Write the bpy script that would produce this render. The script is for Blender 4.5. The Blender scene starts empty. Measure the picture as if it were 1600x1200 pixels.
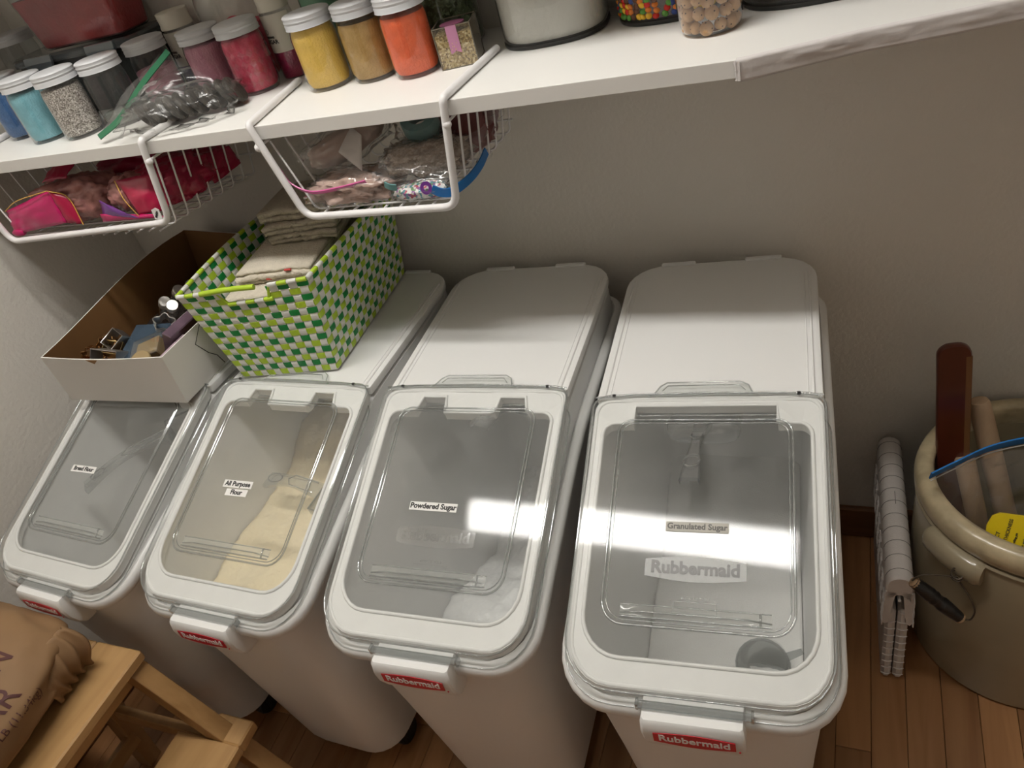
import bpy, bmesh, math, random
from mathutils import Vector, Matrix, noise, Euler
random.seed(7)
S = bpy.context.scene
COL = S.collection
pi = math.pi

# ------------------------------------------------------------------ camera
cd = bpy.data.cameras.new('camera')
cam = bpy.data.objects.new('camera', cd); COL.objects.link(cam)
R = ((0.917073, 0.319284, -0.238820), (0.023501, -0.641211, -0.767005), (-0.398026, 0.697787, -0.595541))   # right, down, forward
C = Vector((1.49429, -1.17871, 1.39213))
r_, d_, f_ = (Vector(v).normalized() for v in R)
cam.matrix_world = Matrix(((r_.x, -d_.x, -f_.x, C.x), (r_.y, -d_.y, -f_.y, C.y), (r_.z, -d_.z, -f_.z, C.z), (0, 0, 0, 1)))
cd.sensor_fit = 'HORIZONTAL'; cd.sensor_width = 36; cd.lens = 1211.54 / 1600 * 36
cd.clip_start = 0.01
S.camera = cam
S.view_settings.view_transform = 'Standard'
S.view_settings.look = 'None'
S.view_settings.exposure = 0.18
S.view_settings.gamma = 1.0
S.view_settings.use_curve_mapping = False
w = bpy.data.worlds.new('world'); S.world = w; w.use_nodes = True
w.node_tree.nodes['Background'].inputs[0].default_value = (0.9, 0.92, 1, 1)
w.node_tree.nodes['Background'].inputs[1].default_value = 0.08

LAMP = 40.0          # radiance of the fluorescent diffuser
LAMP_COL = (1.0, .968, .915)

# ------------------------------------------------------------------ materials
def nt(name):
    m = bpy.data.materials.new(name); m.use_nodes = True
    n = m.node_tree.nodes; n.clear()
    return m, n, m.node_tree.links
def mat(name, col, rough=0.5, metal=0.0, bump=0.0, bscale=60.0, var=0.0, vscale=8.0, stretch=None, col2=None, coat=0.0, sss=0.0, spec=0.5, detail=3):
    m, n, l = nt(name)
    o = n.new('ShaderNodeOutputMaterial'); b = n.new('ShaderNodeBsdfPrincipled')
    l.new(b.outputs[0], o.inputs[0])
    b.inputs['Base Color'].default_value = (*col, 1); b.inputs['Roughness'].default_value = rough
    b.inputs['Metallic'].default_value = metal; b.inputs['Coat Weight'].default_value = coat
    b.inputs['Specular IOR Level'].default_value = spec
    if sss: b.inputs['Subsurface Weight'].default_value = sss; b.inputs['Subsurface Radius'].default_value = (.02, .02, .02)
    if bump or var or col2:
        tc = n.new('ShaderNodeTexCoord'); mp = n.new('ShaderNodeMapping'); l.new(tc.outputs['Object'], mp.inputs[0])
        if stretch: mp.inputs['Scale'].default_value = stretch
    if var or col2:
        nz = n.new('ShaderNodeTexNoise'); nz.inputs['Scale'].default_value = vscale; nz.inputs['Detail'].default_value = detail
        l.new(mp.outputs[0], nz.inputs[0])
        cr = n.new('ShaderNodeValToRGB'); l.new(nz.outputs[0], cr.inputs[0])
        c2 = col2 or tuple(c * (1 - var) for c in col)
        cr.color_ramp.elements[0].position = .35; cr.color_ramp.elements[1].position = .65
        cr.color_ramp.elements[0].color = (*c2, 1); cr.color_ramp.elements[1].color = (*col, 1)
        l.new(cr.outputs[0], b.inputs['Base Color'])
    if bump:
        nb = n.new('ShaderNodeTexNoise'); nb.inputs['Scale'].default_value = bscale; nb.inputs['Detail'].default_value = 4
        l.new(mp.outputs[0], nb.inputs[0])
        bp = n.new('ShaderNodeBump'); bp.inputs['Strength'].default_value = bump; bp.inputs['Distance'].default_value = .004
        l.new(nb.outputs[0], bp.inputs['Height']); l.new(bp.outputs[0], b.inputs['Normal'])
    return m
def clear(name, tint=(1, 1, 1), rough=0.02, k=1.0, haze=0.0, hcol=(.8, .8, .8), hvar=0.0, bump=0.0, bscale=40, ior=1.48):
    m, n, l = nt(name)
    o = n.new('ShaderNodeOutputMaterial'); t = n.new('ShaderNodeBsdfTransparent'); t.inputs[0].default_value = (*tint, 1)
    g = n.new('ShaderNodeBsdfGlossy'); g.inputs['Roughness'].default_value = rough
    fr = n.new('ShaderNodeLayerWeight'); fr.inputs[0].default_value = .5
    pw = n.new('ShaderNodeMath'); pw.operation = 'POWER'; pw.inputs[1].default_value = 5.0
    l.new(fr.outputs['Facing'], pw.inputs[0])
    ms = n.new('ShaderNodeMath'); ms.operation = 'MULTIPLY_ADD'; ms.inputs[1].default_value = .96; ms.inputs[2].default_value = .04
    l.new(pw.outputs[0], ms.inputs[0])
    mu = n.new('ShaderNodeMath'); mu.operation = 'MULTIPLY'; mu.inputs[1].default_value = k; mu.use_clamp = True
    l.new(ms.outputs[0], mu.inputs[0])
    mx = n.new('ShaderNodeMixShader'); l.new(mu.outputs[0], mx.inputs[0])
    base = t.outputs[0]
    if haze:
        df = n.new('ShaderNodeBsdfDiffuse'); df.inputs[0].default_value = (*hcol, 1)
        m2 = n.new('ShaderNodeMixShader'); m2.inputs[0].default_value = haze
        l.new(t.outputs[0], m2.inputs[1]); l.new(df.outputs[0], m2.inputs[2]); base = m2.outputs[0]
        if hvar:
            nz = n.new('ShaderNodeTexNoise'); nz.inputs['Scale'].default_value = 22; nz.inputs['Detail'].default_value = 5
            tc = n.new('ShaderNodeTexCoord'); l.new(tc.outputs['Object'], nz.inputs[0])
            mr = n.new('ShaderNodeMapRange'); mr.inputs[1].default_value = .45; mr.inputs[2].default_value = .75
            mr.inputs[3].default_value = haze; mr.inputs[4].default_value = haze + hvar
            l.new(nz.outputs[0], mr.inputs[0]); l.new(mr.outputs[0], m2.inputs[0])
    l.new(base, mx.inputs[1]); l.new(g.outputs[0], mx.inputs[2]); l.new(mx.outputs[0], o.inputs[0])
    if bump:
        tc2 = n.new('ShaderNodeTexCoord'); nb = n.new('ShaderNodeTexNoise'); nb.inputs['Scale'].default_value = bscale; nb.inputs['Detail'].default_value = 2
        nb.inputs['Distortion'].default_value = 1.5
        l.new(tc2.outputs['Object'], nb.inputs[0])
        bp = n.new('ShaderNodeBump'); bp.inputs['Strength'].default_value = bump; bp.inputs['Distance'].default_value = .01
        l.new(nb.outputs[0], bp.inputs['Height'])
        l.new(bp.outputs[0], g.inputs['Normal']); l.new(bp.outputs[0], fr.inputs['Normal'])
    return m
def wood(name, c1, c2, scale=(14, 1.2, 14), rough=.5, per_object=0.0):
    m, n, l = nt(name)
    o = n.new('ShaderNodeOutputMaterial'); b = n.new('ShaderNodeBsdfPrincipled'); l.new(b.outputs[0], o.inputs[0])
    tc = n.new('ShaderNodeTexCoord'); mp = n.new('ShaderNodeMapping'); l.new(tc.outputs['Object'], mp.inputs[0]); mp.inputs['Scale'].default_value = scale
    oi = n.new('ShaderNodeObjectInfo')
    ad = n.new('ShaderNodeVectorMath'); ad.operation = 'ADD'
    cb = n.new('ShaderNodeCombineXYZ'); ms = n.new('ShaderNodeMath'); ms.operation = 'MULTIPLY'; ms.inputs[1].default_value = 37.0
    l.new(oi.outputs['Random'], ms.inputs[0]); l.new(ms.outputs[0], cb.inputs[0]); l.new(ms.outputs[0], cb.inputs[1])
    l.new(mp.outputs[0], ad.inputs[0]); l.new(cb.outputs[0], ad.inputs[1])
    nz = n.new('ShaderNodeTexNoise'); nz.inputs['Scale'].default_value = 3.0; nz.inputs['Detail'].default_value = 6; nz.inputs['Distortion'].default_value = .6
    l.new(ad.outputs[0], nz.inputs[0])
    cr = n.new('ShaderNodeValToRGB'); l.new(nz.outputs[0], cr.inputs[0])
    cr.color_ramp.elements[0].position = .3; cr.color_ramp.elements[1].position = .62
    cr.color_ramp.elements[0].color = (*c2, 1); cr.color_ramp.elements[1].color = (*c1, 1)
    out = cr.outputs[0]
    if per_object:
        hs = n.new('ShaderNodeHueSaturation'); mr = n.new('ShaderNodeMapRange')
        mr.inputs[3].default_value = 1 - per_object; mr.inputs[4].default_value = 1 + per_object * .6
        l.new(oi.outputs['Random'], mr.inputs[0]); l.new(mr.outputs[0], hs.inputs['Value']); l.new(out, hs.inputs['Color']); out = hs.outputs[0]
    l.new(out, b.inputs['Base Color']); b.inputs['Roughness'].default_value = rough
    bp = n.new('ShaderNodeBump'); bp.inputs['Strength'].default_value = .15; bp.inputs['Distance'].default_value = .001
    l.new(nz.outputs[0], bp.inputs['Height']); l.new(bp.outputs[0], b.inputs['Normal'])
    return m
def speckle(name, cols, scale=300, rough=.6, bump=.4):
    m, n, l = nt(name)
    o = n.new('ShaderNodeOutputMaterial'); b = n.new('ShaderNodeBsdfPrincipled'); l.new(b.outputs[0], o.inputs[0])
    tc = n.new('ShaderNodeTexCoord'); v = n.new('ShaderNodeTexVoronoi'); v.inputs['Scale'].default_value = scale
    l.new(tc.outputs['Object'], v.inputs[0])
    sp = n.new('ShaderNodeSeparateColor'); l.new(v.outputs['Color'], sp.inputs[0])
    cr = n.new('ShaderNodeValToRGB'); cr.color_ramp.interpolation = 'CONSTANT'; l.new(sp.outputs[0], cr.inputs[0])
    e = cr.color_ramp.elements
    e[0].color = (*cols[0], 1); e[1].position = 1 / len(cols); e[1].color = (*cols[1], 1)
    for i in range(2, len(cols)):
        x = e.new(i / len(cols)); x.color = (*cols[i], 1)
    l.new(cr.outputs[0], b.inputs['Base Color']); b.inputs['Roughness'].default_value = rough
    bp = n.new('ShaderNodeBump'); bp.inputs['Strength'].default_value = bump; bp.inputs['Distance'].default_value = .002
    l.new(v.outputs['Distance'], bp.inputs['Height']); l.new(bp.outputs[0], b.inputs['Normal'])
    return m

M = {}
M['wall'] = mat('wall_paint', (.77, .735, .675), .75, bump=.36, bscale=120)
M['ceil'] = mat('ceiling_paint', (.72, .71, .68), .8)
M['plastic'] = mat('white_bin_plastic', (.76, .76, .745), .38, spec=.4)
M['plastic2'] = mat('white_lid_plastic', (.78, .78, .765), .42, spec=.4)
M['inner'] = mat('bin_inner_white', (.74, .74, .72), .5)
M['red'] = mat('logo_red', (.55, .012, .03), .35)
M['white'] = mat('white_print', (.85, .85, .85), .5)
M['black'] = mat('black_plastic', (.012, .012, .013), .4)
M['ink'] = mat('black_ink', (.03, .03, .03), .6)
M['grayink'] = mat('gray_ink', (.16, .155, .145), .6)
M['lidclear'] = clear('clear_polycarbonate', (.985, .99, .985), .055, .8, .10, (.76, .78, .76), .05)
M['edge'] = clear('clear_moulded_edge', (.74, .76, .76), .05, 4.0, .12, (.75, .76, .75))
M['frost'] = clear('frosted_emboss', (.86, .87, .86), .3, .8, .30, (.50, .50, .49))
M['frosttxt'] = clear('embossed_letters', (.6, .6, .6), .3, .6, .6, (.26, .26, .25))
M['scoop'] = clear('clear_scoop_plastic', (.9, .91, .91), .08, 2.6, .08, (.7, .7, .7))
M['glass'] = clear('jar_glass', (.95, .965, .96), .02, 1.6, .02)
M['film'] = clear('bag_film', (.985, .985, .98), .22, 1.0, .035, (.6, .6, .58), .04, bump=.25, bscale=22)
M['film2'] = clear('freezer_bag_film', (.99, .99, .99), .10, 1.5, .04, (.7, .7, .7), .05, bump=.3, bscale=18)
M['wire'] = mat('white_coated_wire', (.80, .79, .79), .3)
M['shelf'] = mat('white_shelf_laminate', (.78, .77, .74), .45, var=.03, vscale=3)
M['tape'] = mat('white_cloth_tape', (.66, .63, .62), .6, bump=.5, bscale=30)
M['jarlid'] = mat('grey_white_jar_lid', (.56, .57, .585), .4)
M['label'] = mat('paper_label', (.82, .81, .79), .6)

# ------------------------------------------------------------------ mesh helpers
def link(name, me, m=None, parent=None, smooth=False):
    o = bpy.data.objects.new(name, me); COL.objects.link(o)
    if m is not None:
        for q in (m if isinstance(m, (list, tuple)) else [m]): me.materials.append(q)
    if parent is not None: o.parent = parent
    if smooth:
        for p in me.polygons: p.use_smooth = True
    return o
def mesh(name, vs, fs, m, parent=None, smooth=False, sharp=None, mi=None):
    me = bpy.data.meshes.new(name); me.from_pydata([tuple(v) for v in vs], [], fs)
    bm = bmesh.new(); bm.from_mesh(me); bmesh.ops.recalc_face_normals(bm, faces=bm.faces); bm.to_mesh(me); bm.free()
    if mi:
        for p, i in zip(me.polygons, mi): p.material_index = i
    o = link(name, me, m, parent, smooth)
    if sharp is not None: me.set_sharp_from_angle(angle=math.radians(sharp))
    return o
def loft(loops, cap0=True, cap1=True, closed=True):
    n = len(loops[0]); vs = [v for L in loops for v in L]; fs = []
    for k in range(len(loops) - 1):
        for i in range(n if closed else n - 1):
            j = (i + 1) % n
            fs.append((k * n + i, k * n + j, (k + 1) * n + j, (k + 1) * n + i))
    if cap0: fs.append(tuple(range(n)))
    if cap1: fs.append(tuple((len(loops) - 1) * n + i for i in range(n)))
    return vs, fs
def rr(hx, yr, yf, z, rr_=.03, rf=.05, n=6, k=10):
    """rounded rectangle in plan, rear edge yr, front edge yf (yf<yr); z number or function of y"""
    pts = []
    def arc(cx, cy, r, a0, a1):
        for i in range(n + 1):
            a = a0 + (a1 - a0) * i / n; pts.append((cx + r * math.cos(a), cy + r * math.sin(a)))
    def seg(a, b):
        for i in range(1, k): pts.append((a[0] + (b[0] - a[0]) * i / k, a[1] + (b[1] - a[1]) * i / k))
    arc(hx - rr_, yr - rr_, rr_, 0, pi / 2); seg((hx - rr_, yr), (-hx + rr_, yr))
    arc(-hx + rr_, yr - rr_, rr_, pi / 2, pi); seg((-hx, yr - rr_), (-hx, yf + rf))
    arc(-hx + rf, yf + rf, rf, pi, 1.5 * pi); seg((-hx + rf, yf), (hx - rf, yf))
    arc(hx - rf, yf + rf, rf, 1.5 * pi, 2 * pi); seg((hx, yf + rf), (hx, yr - rr_))
    return [(x, y, z(y) if callable(z) else z) for x, y in pts]
def tubev(path, r, seg=8, closed=False, flat=1.0):
    P = [Vector(p) for p in path]; n = len(P); loops = []; up = None
    for i, p in enumerate(P):
        a = P[(i - 1) % n] if (closed or i > 0) else p; b = P[(i + 1) % n] if (closed or i < n - 1) else p
        t = (b - a).normalized()
        if up is None:
            up = Vector((0, 0, 1)) if abs(t.z) < .9 else Vector((1, 0, 0))
        s = t.cross(up)
        if s.length < 1e-4: s = t.cross(Vector((0, 1, 0)))
        s.normalize(); up = s.cross(t).normalized()
        rad = r[i] if isinstance(r, (list, tuple)) else r
        loops.append([p + s * math.cos(2 * pi * k / seg) * rad + up * math.sin(2 * pi * k / seg) * rad * flat for k in range(seg)])
    if closed: loops.append(loops[0])
    return loft(loops, not closed, not closed)
def tube(name, path, r, m, parent=None, seg=8, closed=False, flat=1.0):
    vs, fs = tubev(path, r, seg, closed, flat)
    return mesh(name, vs, fs, m, parent, True, 60)
def join(parts):
    vs, fs = [], []
    for v, f in parts:
        o = len(vs); vs += list(v); fs += [tuple(i + o for i in q) for q in f]
    return vs, fs
def boxv(x0, x1, y0, y1, z0, z1, b=0.0):
    if b <= 0:
        vs = [(x, y, z) for z in (z0, z1) for x, y in ((x0, y0), (x1, y0), (x1, y1), (x0, y1))]
        return vs, [(0, 1, 2, 3), (4, 5, 6, 7), (0, 1, 5, 4), (1, 2, 6, 5), (2, 3, 7, 6), (3, 0, 4, 7)]
    def lp(i, z):
        return [(x0 + i, y0 + b, z), (x0 + b, y0 + i, z), (x1 - b, y0 + i, z), (x1 - i, y0 + b, z), (x1 - i, y1 - b, z), (x1 - b, y1 - i, z), (x0 + b, y1 - i, z), (x0 + i, y1 - b, z)]
    def lp2(z):
        return [(x0 + b, y0 + b, z)] * 0 + [(x0 + b, y0 + b * 1.01, z), (x0 + b * 1.01, y0 + b, z), (x1 - b * 1.01, y0 + b, z), (x1 - b, y0 + b * 1.01, z), (x1 - b, y1 - b * 1.01, z), (x1 - b * 1.01, y1 - b, z), (x0 + b * 1.01, y1 - b, z), (x0 + b, y1 - b * 1.01, z)]
    return loft([lp2(z0), lp(0, z0 + b), lp(0, z1 - b), lp2(z1)])
def box(name, x0, x1, y0, y1, z0, z1, m, parent=None, b=0.0):
    vs, fs = boxv(x0, x1, y0, y1, z0, z1, b); return mesh(name, vs, fs, m, parent, False)
def lathev(prof, seg=32, cx=0, cy=0, sx=1, sy=1, cap=True):
    return loft([[(cx + r * sx * math.cos(2 * pi * k / seg), cy + r * sy * math.sin(2 * pi * k / seg), z) for k in range(seg)] for r, z in prof], cap is True or cap == 'low', cap is True)
def lathe(name, prof, m, parent=None, seg=32, sharp=40, sx=1, sy=1, cap=True):
    vs, fs = lathev(prof, seg, 0, 0, sx, sy, cap); return mesh(name, vs, fs, m, parent, True, sharp)
def blobv(cx, cy, cz, rx, ry, rz, e=.7, n=20, amp=.1, fr=6, seed=0, flatb=None):
    """superellipsoid with noise"""
    vs = []; fs = []; nu = n * 2
    def sp(v, p): return math.copysign(abs(v) ** p, v)
    for i in range(n + 1):
        ph = -pi / 2 + pi * i / n
        for j in range(nu):
            th = 2 * pi * j / nu
            x = sp(math.cos(ph), e) * sp(math.cos(th), e); y = sp(math.cos(ph), e) * sp(math.sin(th), e); z = sp(math.sin(ph), e)
            d = 1 + amp * noise.fractal(Vector((x * fr * .3 + seed, y * fr * .3 + seed * 1.7, z * fr * .3)), .6, 2.1, 4)
            z2 = cz + z * rz * d
            if flatb is not None: z2 = max(z2, flatb)
            vs.append((cx + x * rx * d, cy + y * ry * d, z2))
    for i in range(n):
        for j in range(nu):
            k = (j + 1) % nu; fs.append((i * nu + j, i * nu + k, (i + 1) * nu + k, (i + 1) * nu + j))
    return vs, fs
def blob(name, c, r, m, parent=None, rot=None, **k):
    vs, fs = blobv(0, 0, 0, *r, **k)
    mt = (rot.to_matrix() if rot else Matrix.Identity(3))
    vs = [mt @ Vector(v) + Vector(c) for v in vs]
    return mesh(name, vs, fs, m, parent, True)
def text(name, s, size, m, parent, mw, ext=.0002, bold=0.0, align='CENTER', sx=1.0, space=1.0):
    cu = bpy.data.curves.new(name, 'FONT'); cu.body = s; cu.size = size; cu.extrude = ext; cu.offset = bold
    cu.align_x = align; cu.align_y = 'CENTER'; cu.resolution_u = 3; cu.space_character = space
    t = bpy.data.objects.new('tmp', cu); COL.objects.link(t)
    bpy.context.view_layer.update()
    me = bpy.data.meshes.new_from_object(t.evaluated_get(bpy.context.evaluated_depsgraph_get()))
    bpy.data.objects.remove(t)
    me.transform(mw @ Matrix.Diagonal((sx, 1, 1, 1)))
    me.materials.clear()
    return link(name, me, m, parent)
def thing(name, label, cat, loc=(0, 0, 0), rz=0, group=None):
    o = bpy.data.objects.new(name, None); COL.objects.link(o); o.location = loc; o.rotation_euler = (0, 0, rz)
    o.empty_display_size = .05
    return tag(o, label, cat, group)
def tag(o, label, cat, group=None, kind=None):
    if label: o['label'] = label
    if cat: o['category'] = cat
    if group: o['group'] = group
    if kind: o['kind'] = kind
    return o
def struct(o): o['kind'] = 'structure'; return o
def stuff(o): o['kind'] = 'stuff'; return o
def part(o, label): o['label'] = label; return o

# ------------------------------------------------------------------ room
WX0, WX1, WYF, WZ = -0.01, 2.75, -3.1, 2.42
struct(box('wall_back', WX0 - .1, WX1 + .1, 0, .1, 0, WZ, M['wall']))
struct(box('wall_left', WX0 - .1, WX0, WYF, 0, 0, WZ, M['wall']))
struct(box('wall_right', WX1, WX1 + .1, WYF, 0, 0, WZ, M['wall']))
wfv, wff = join([boxv(WX0 - .1, .55, WYF - .1, WYF, 0, WZ), boxv(1.75, WX1 + .1, WYF - .1, WYF, 0, WZ), boxv(.55, 1.75, WYF - .1, WYF, 2.05, WZ)])
struct(mesh('wall_front', wfv, wff, M['wall']))   # unseen; doorway gap added to cut light bouncing onto the bin fronts
struct(box('ceiling', WX0 - .1, WX1 + .1, WYF - .1, .1, WZ, WZ + .1, M['ceil']))
M['subfloor'] = mat('dark_gap', (.03, .015, .008), .8)
floor = struct(box('floor', WX0 - .1, WX1 + .1, WYF - .1, .1, -.1, -.012, M['subfloor']))
M['plank'] = wood('oak_floor', (.42, .21, .088), (.28, .125, .046), (10, .8, 10), .38, .28)
rnd = random.Random(3)
pmesh = {}
x = WX0; pw = .0555
while x < WX1 - .01:
    y = -rnd.uniform(.05, .6)
    ya = 0.0
    while ya > WYF:
        yb = max(ya - rnd.uniform(.45, 1.05) if ya < 0 else y, WYF)
        L = ya - yb
        vs, fs = boxv(0, min(pw, WX1 - x) - .0008, -L + .0006, 0, -.0125, 0, .0007)
        o = mesh('plank', vs, fs, M['plank'], floor); o.location = (x, ya, 0)
        ya = yb
    x += pw
M['base'] = wood('baseboard_oak', (.22, .095, .035), (.14, .055, .02), (1.2, 14, 14), .4)
def baseboard(name, x0, x1, y0, y1):
    return struct(box(name, x0, x1, y0, y1, 0, .085, M['base'], None, .004))
baseboard('baseboard_back', WX0, WX1, -.014, 0)
baseboard('baseboard_left', WX0, WX0 + .014, WYF, -.014)
baseboard('baseboard_right', WX1 - .014, WX1, WYF, -.014)

# ceiling fixture: white end caps and a glowing wrap-around diffuser
lf = thing('ceiling_light', 'long slim fluorescent ceiling light above the bins', 'light', (0.83, -.645, WZ))
mshell = mat('lamp_housing', (.7, .7, .7), .4)
box('base_plate', -.63, .63, -.07, .07, -.010, 0, mshell, lf)
for s_ in (-1, 1): box('end_cap', s_ * .6175 - .0125, s_ * .6175 + .0125, -.062, .062, -.052, -.010, mshell, lf, .003)
m, n, l = nt('lamp_diffuser'); o = n.new('ShaderNodeOutputMaterial'); e = n.new('ShaderNodeEmission'); e.inputs[0].default_value = (*LAMP_COL, 1); e.inputs[1].default_value = LAMP
l.new(e.outputs[0], o.inputs[0])
vs, fs = loft([[(x, -.058, -.010), (x, -.058, -.030), (x, -.045, -.048), (x, .045, -.048), (x, .058, -.030), (x, .058, -.010)] for x in (-.605, .605)])
mesh('diffuser', vs, fs, m, lf)

# ------------------------------------------------------------------ shelf
ZS = 1.1079; SY = -.3047
shelf_pts = [(WX0, 0), (WX0, SY), (1.376, SY)]
edge = [(1.376, SY), (1.39, -.3022), (1.44, -.2867), (1.50, -.268), (1.56, -.2555), (1.633, -.2394), (1.75, -.2154), (1.9, -.186), (2.05, -.16)]
shelf = thing('wall_shelf', 'long white laminate wall shelf above the bins', 'shelf', (0, 0, 0))
poly = shelf_pts + edge[1:] + [(2.05, 0)]
n = len(poly)
vs = [(x, y, ZS) for x, y in poly] + [(x, y, ZS - .0198) for x, y in poly]
fs = [tuple(range(n)), tuple(range(n, 2 * n))] + [(i, (i + 1) % n, n + (i + 1) % n, n + i) for i in range(n)]
o = mesh('board', vs, fs, M['shelf'], shelf)
bv = o.modifiers.new('b', 'BEVEL'); bv.width = .0008; bv.segments = 2; bv.limit_method = 'ANGLE'; bv.angle_limit = math.radians(60)
# crumpled tape along the angled edge
rows = []
N = 90
for i in range(N + 1):
    s = i / N * (len(edge) - 1); k = min(int(s), len(edge) - 2); f = s - k
    x = edge[k][0] * (1 - f) + edge[k + 1][0] * f; y = edge[k][1] * (1 - f) + edge[k + 1][1] * f
    row = []
    for j in range(9):
        t = j / 8
        wob = .0022 * noise.fractal(Vector((x * 14, t * 3.5 + x * 9, 0)), .7, 2, 3)
        z = ZS + .0006 - t * (.0225 + .003 * noise.noise(Vector((x * 9, 0, 3))))
        row.append((x, y - .0022 - abs(wob) * 1.2 * math.sin(pi * min(1, t * 1.3 + .05)), z))
    row = [(x, y + .004, ZS + .0009)] + row + [(x, y + .004, ZS - .0215)]
    rows.append(row)
vs, fs = loft(rows, False, False, False)
part(mesh('tape_strip', vs, fs, M['tape'], shelf, True), 'crumpled white tape wrapped along the angled right part of the edge')
rag = []
for j in range(14):
    z = ZS - .001 - j * .0016
    rag.append([(1.3745 + rnd.uniform(-.0015, .001), SY - .0012, z), (1.380, SY - .0034, z)])
vs, fs = loft(rag, False, False, False)
mesh('torn_tape_edge', vs, fs, M['tape'], shelf)

# the next shelf up, just above the picture
up = thing('upper_shelf', 'second white wall shelf, above the jars and out of the picture', 'shelf', (0, 0, 0))
box('board', WX0, 2.05, SY, 0, 1.515, 1.535, M['shelf'], up)

# ------------------------------------------------------------------ ingredient bins
def prof(y):
    t = (-.356 - y) / .008
    sp = math.log1p(math.exp(t)) * .008 if t < 30 else (-.356 - y)
    return .6996 - .3743 * sp
def rimz(y):
    t = (-.37 - y) / .02
    sp = math.log1p(math.exp(t)) * .02 if t < 30 else (-.37 - y)
    return .632 - .26 * sp
def inner_hx(z): return .104 + (.132 - .104) * max(0, min(1, (z - .08) / .55))
NOTCHES = {'wide': 1, 'tab': 2}
def frame_poly(kind):
    """inner opening of the white frame, with the scoop notch at the rear"""
    out = [(x, y) for x, y, z in rr(.1475, -.343, -.700, 0, .02, .052)]
    inn = [(x, y) for x, y, z in rr(.133, -.383, -.669, 0, .016, .046)]
    # replace the straight rear edge with a notch
    res = []; done = False
    for p in inn:
        if abs(p[1] + .383) < 1e-6 and abs(p[0]) < .092:
            if not done:
                if kind == 'tab':
                    res += [(.092, -.383), (.086, -.359), (.046, -.359), (.042, -.383), (.036, -.386), (-.040, -.386), (-.040, -.376), (-.043, -.359), (-.082, -.359), (-.090, -.383)]
                else:
                    res += [(.093, -.383), (.091, -.357), (-.091, -.357), (-.093, -.383)]
                done = True
            continue
        res.append(p)
    return out, res
def fill_between(outer, inner, zf, th):
    bm = bmesh.new()
    def ring(pts):
        v = [bm.verts.new((x, y, 0)) for x, y in pts]
        return [bm.edges.new((v[i], v[(i + 1) % len(v)])) for i in range(len(v))]
    e = ring(outer) + ring(inner)
    g = bmesh.ops.triangle_fill(bm, use_beauty=True, use_dissolve=False, edges=e)
    r = bmesh.ops.extrude_face_region(bm, geom=list(bm.faces))
    top = [v for v in r['geom'] if isinstance(v, bmesh.types.BMVert)]
    ts = set(top)
    for v in bm.verts: v.co.z = zf(v.co.y) + (0 if v in ts else -th)
    bmesh.ops.recalc_face_normals(bm, faces=bm.faces)
    me = bpy.data.meshes.new('m'); bm.to_mesh(me); bm.free(); return me
def slope_m(x, y, dz=0.0, rz=0.0):
    """matrix of a point on the sloping front lid, lettering lying flat on it"""
    z = prof(y) + dz
    nrm = Vector((0, -.3743, 1)).normalized(); X = Vector((1, 0, 0)); Y = nrm.cross(X)
    m = Matrix(((X.x, Y.x, nrm.x, x), (X.y, Y.y, nrm.y, y), (X.z, Y.z, nrm.z, z), (0, 0, 0, 1)))
    return m @ Matrix.Rotation(rz, 4, 'Z')
def logo_shape(w, h, th=.0006):
    """rectangle with bowed long sides"""
    pts = []
    for i in range(13):
        t = i / 12; pts.append((-w / 2 + w * t, -h / 2 * (.66 + .34 * math.sin(pi * t))))
    for i in range(13):
        t = i / 12; pts.append((w / 2 - w * t, h / 2 * (.66 + .34 * math.sin(pi * t))))
    return loft([[(x, y, 0) for x, y in pts], [(x, y, th) for x, y in pts]])
LZ = .0055      # clear lid height above the white frame profile
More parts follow.
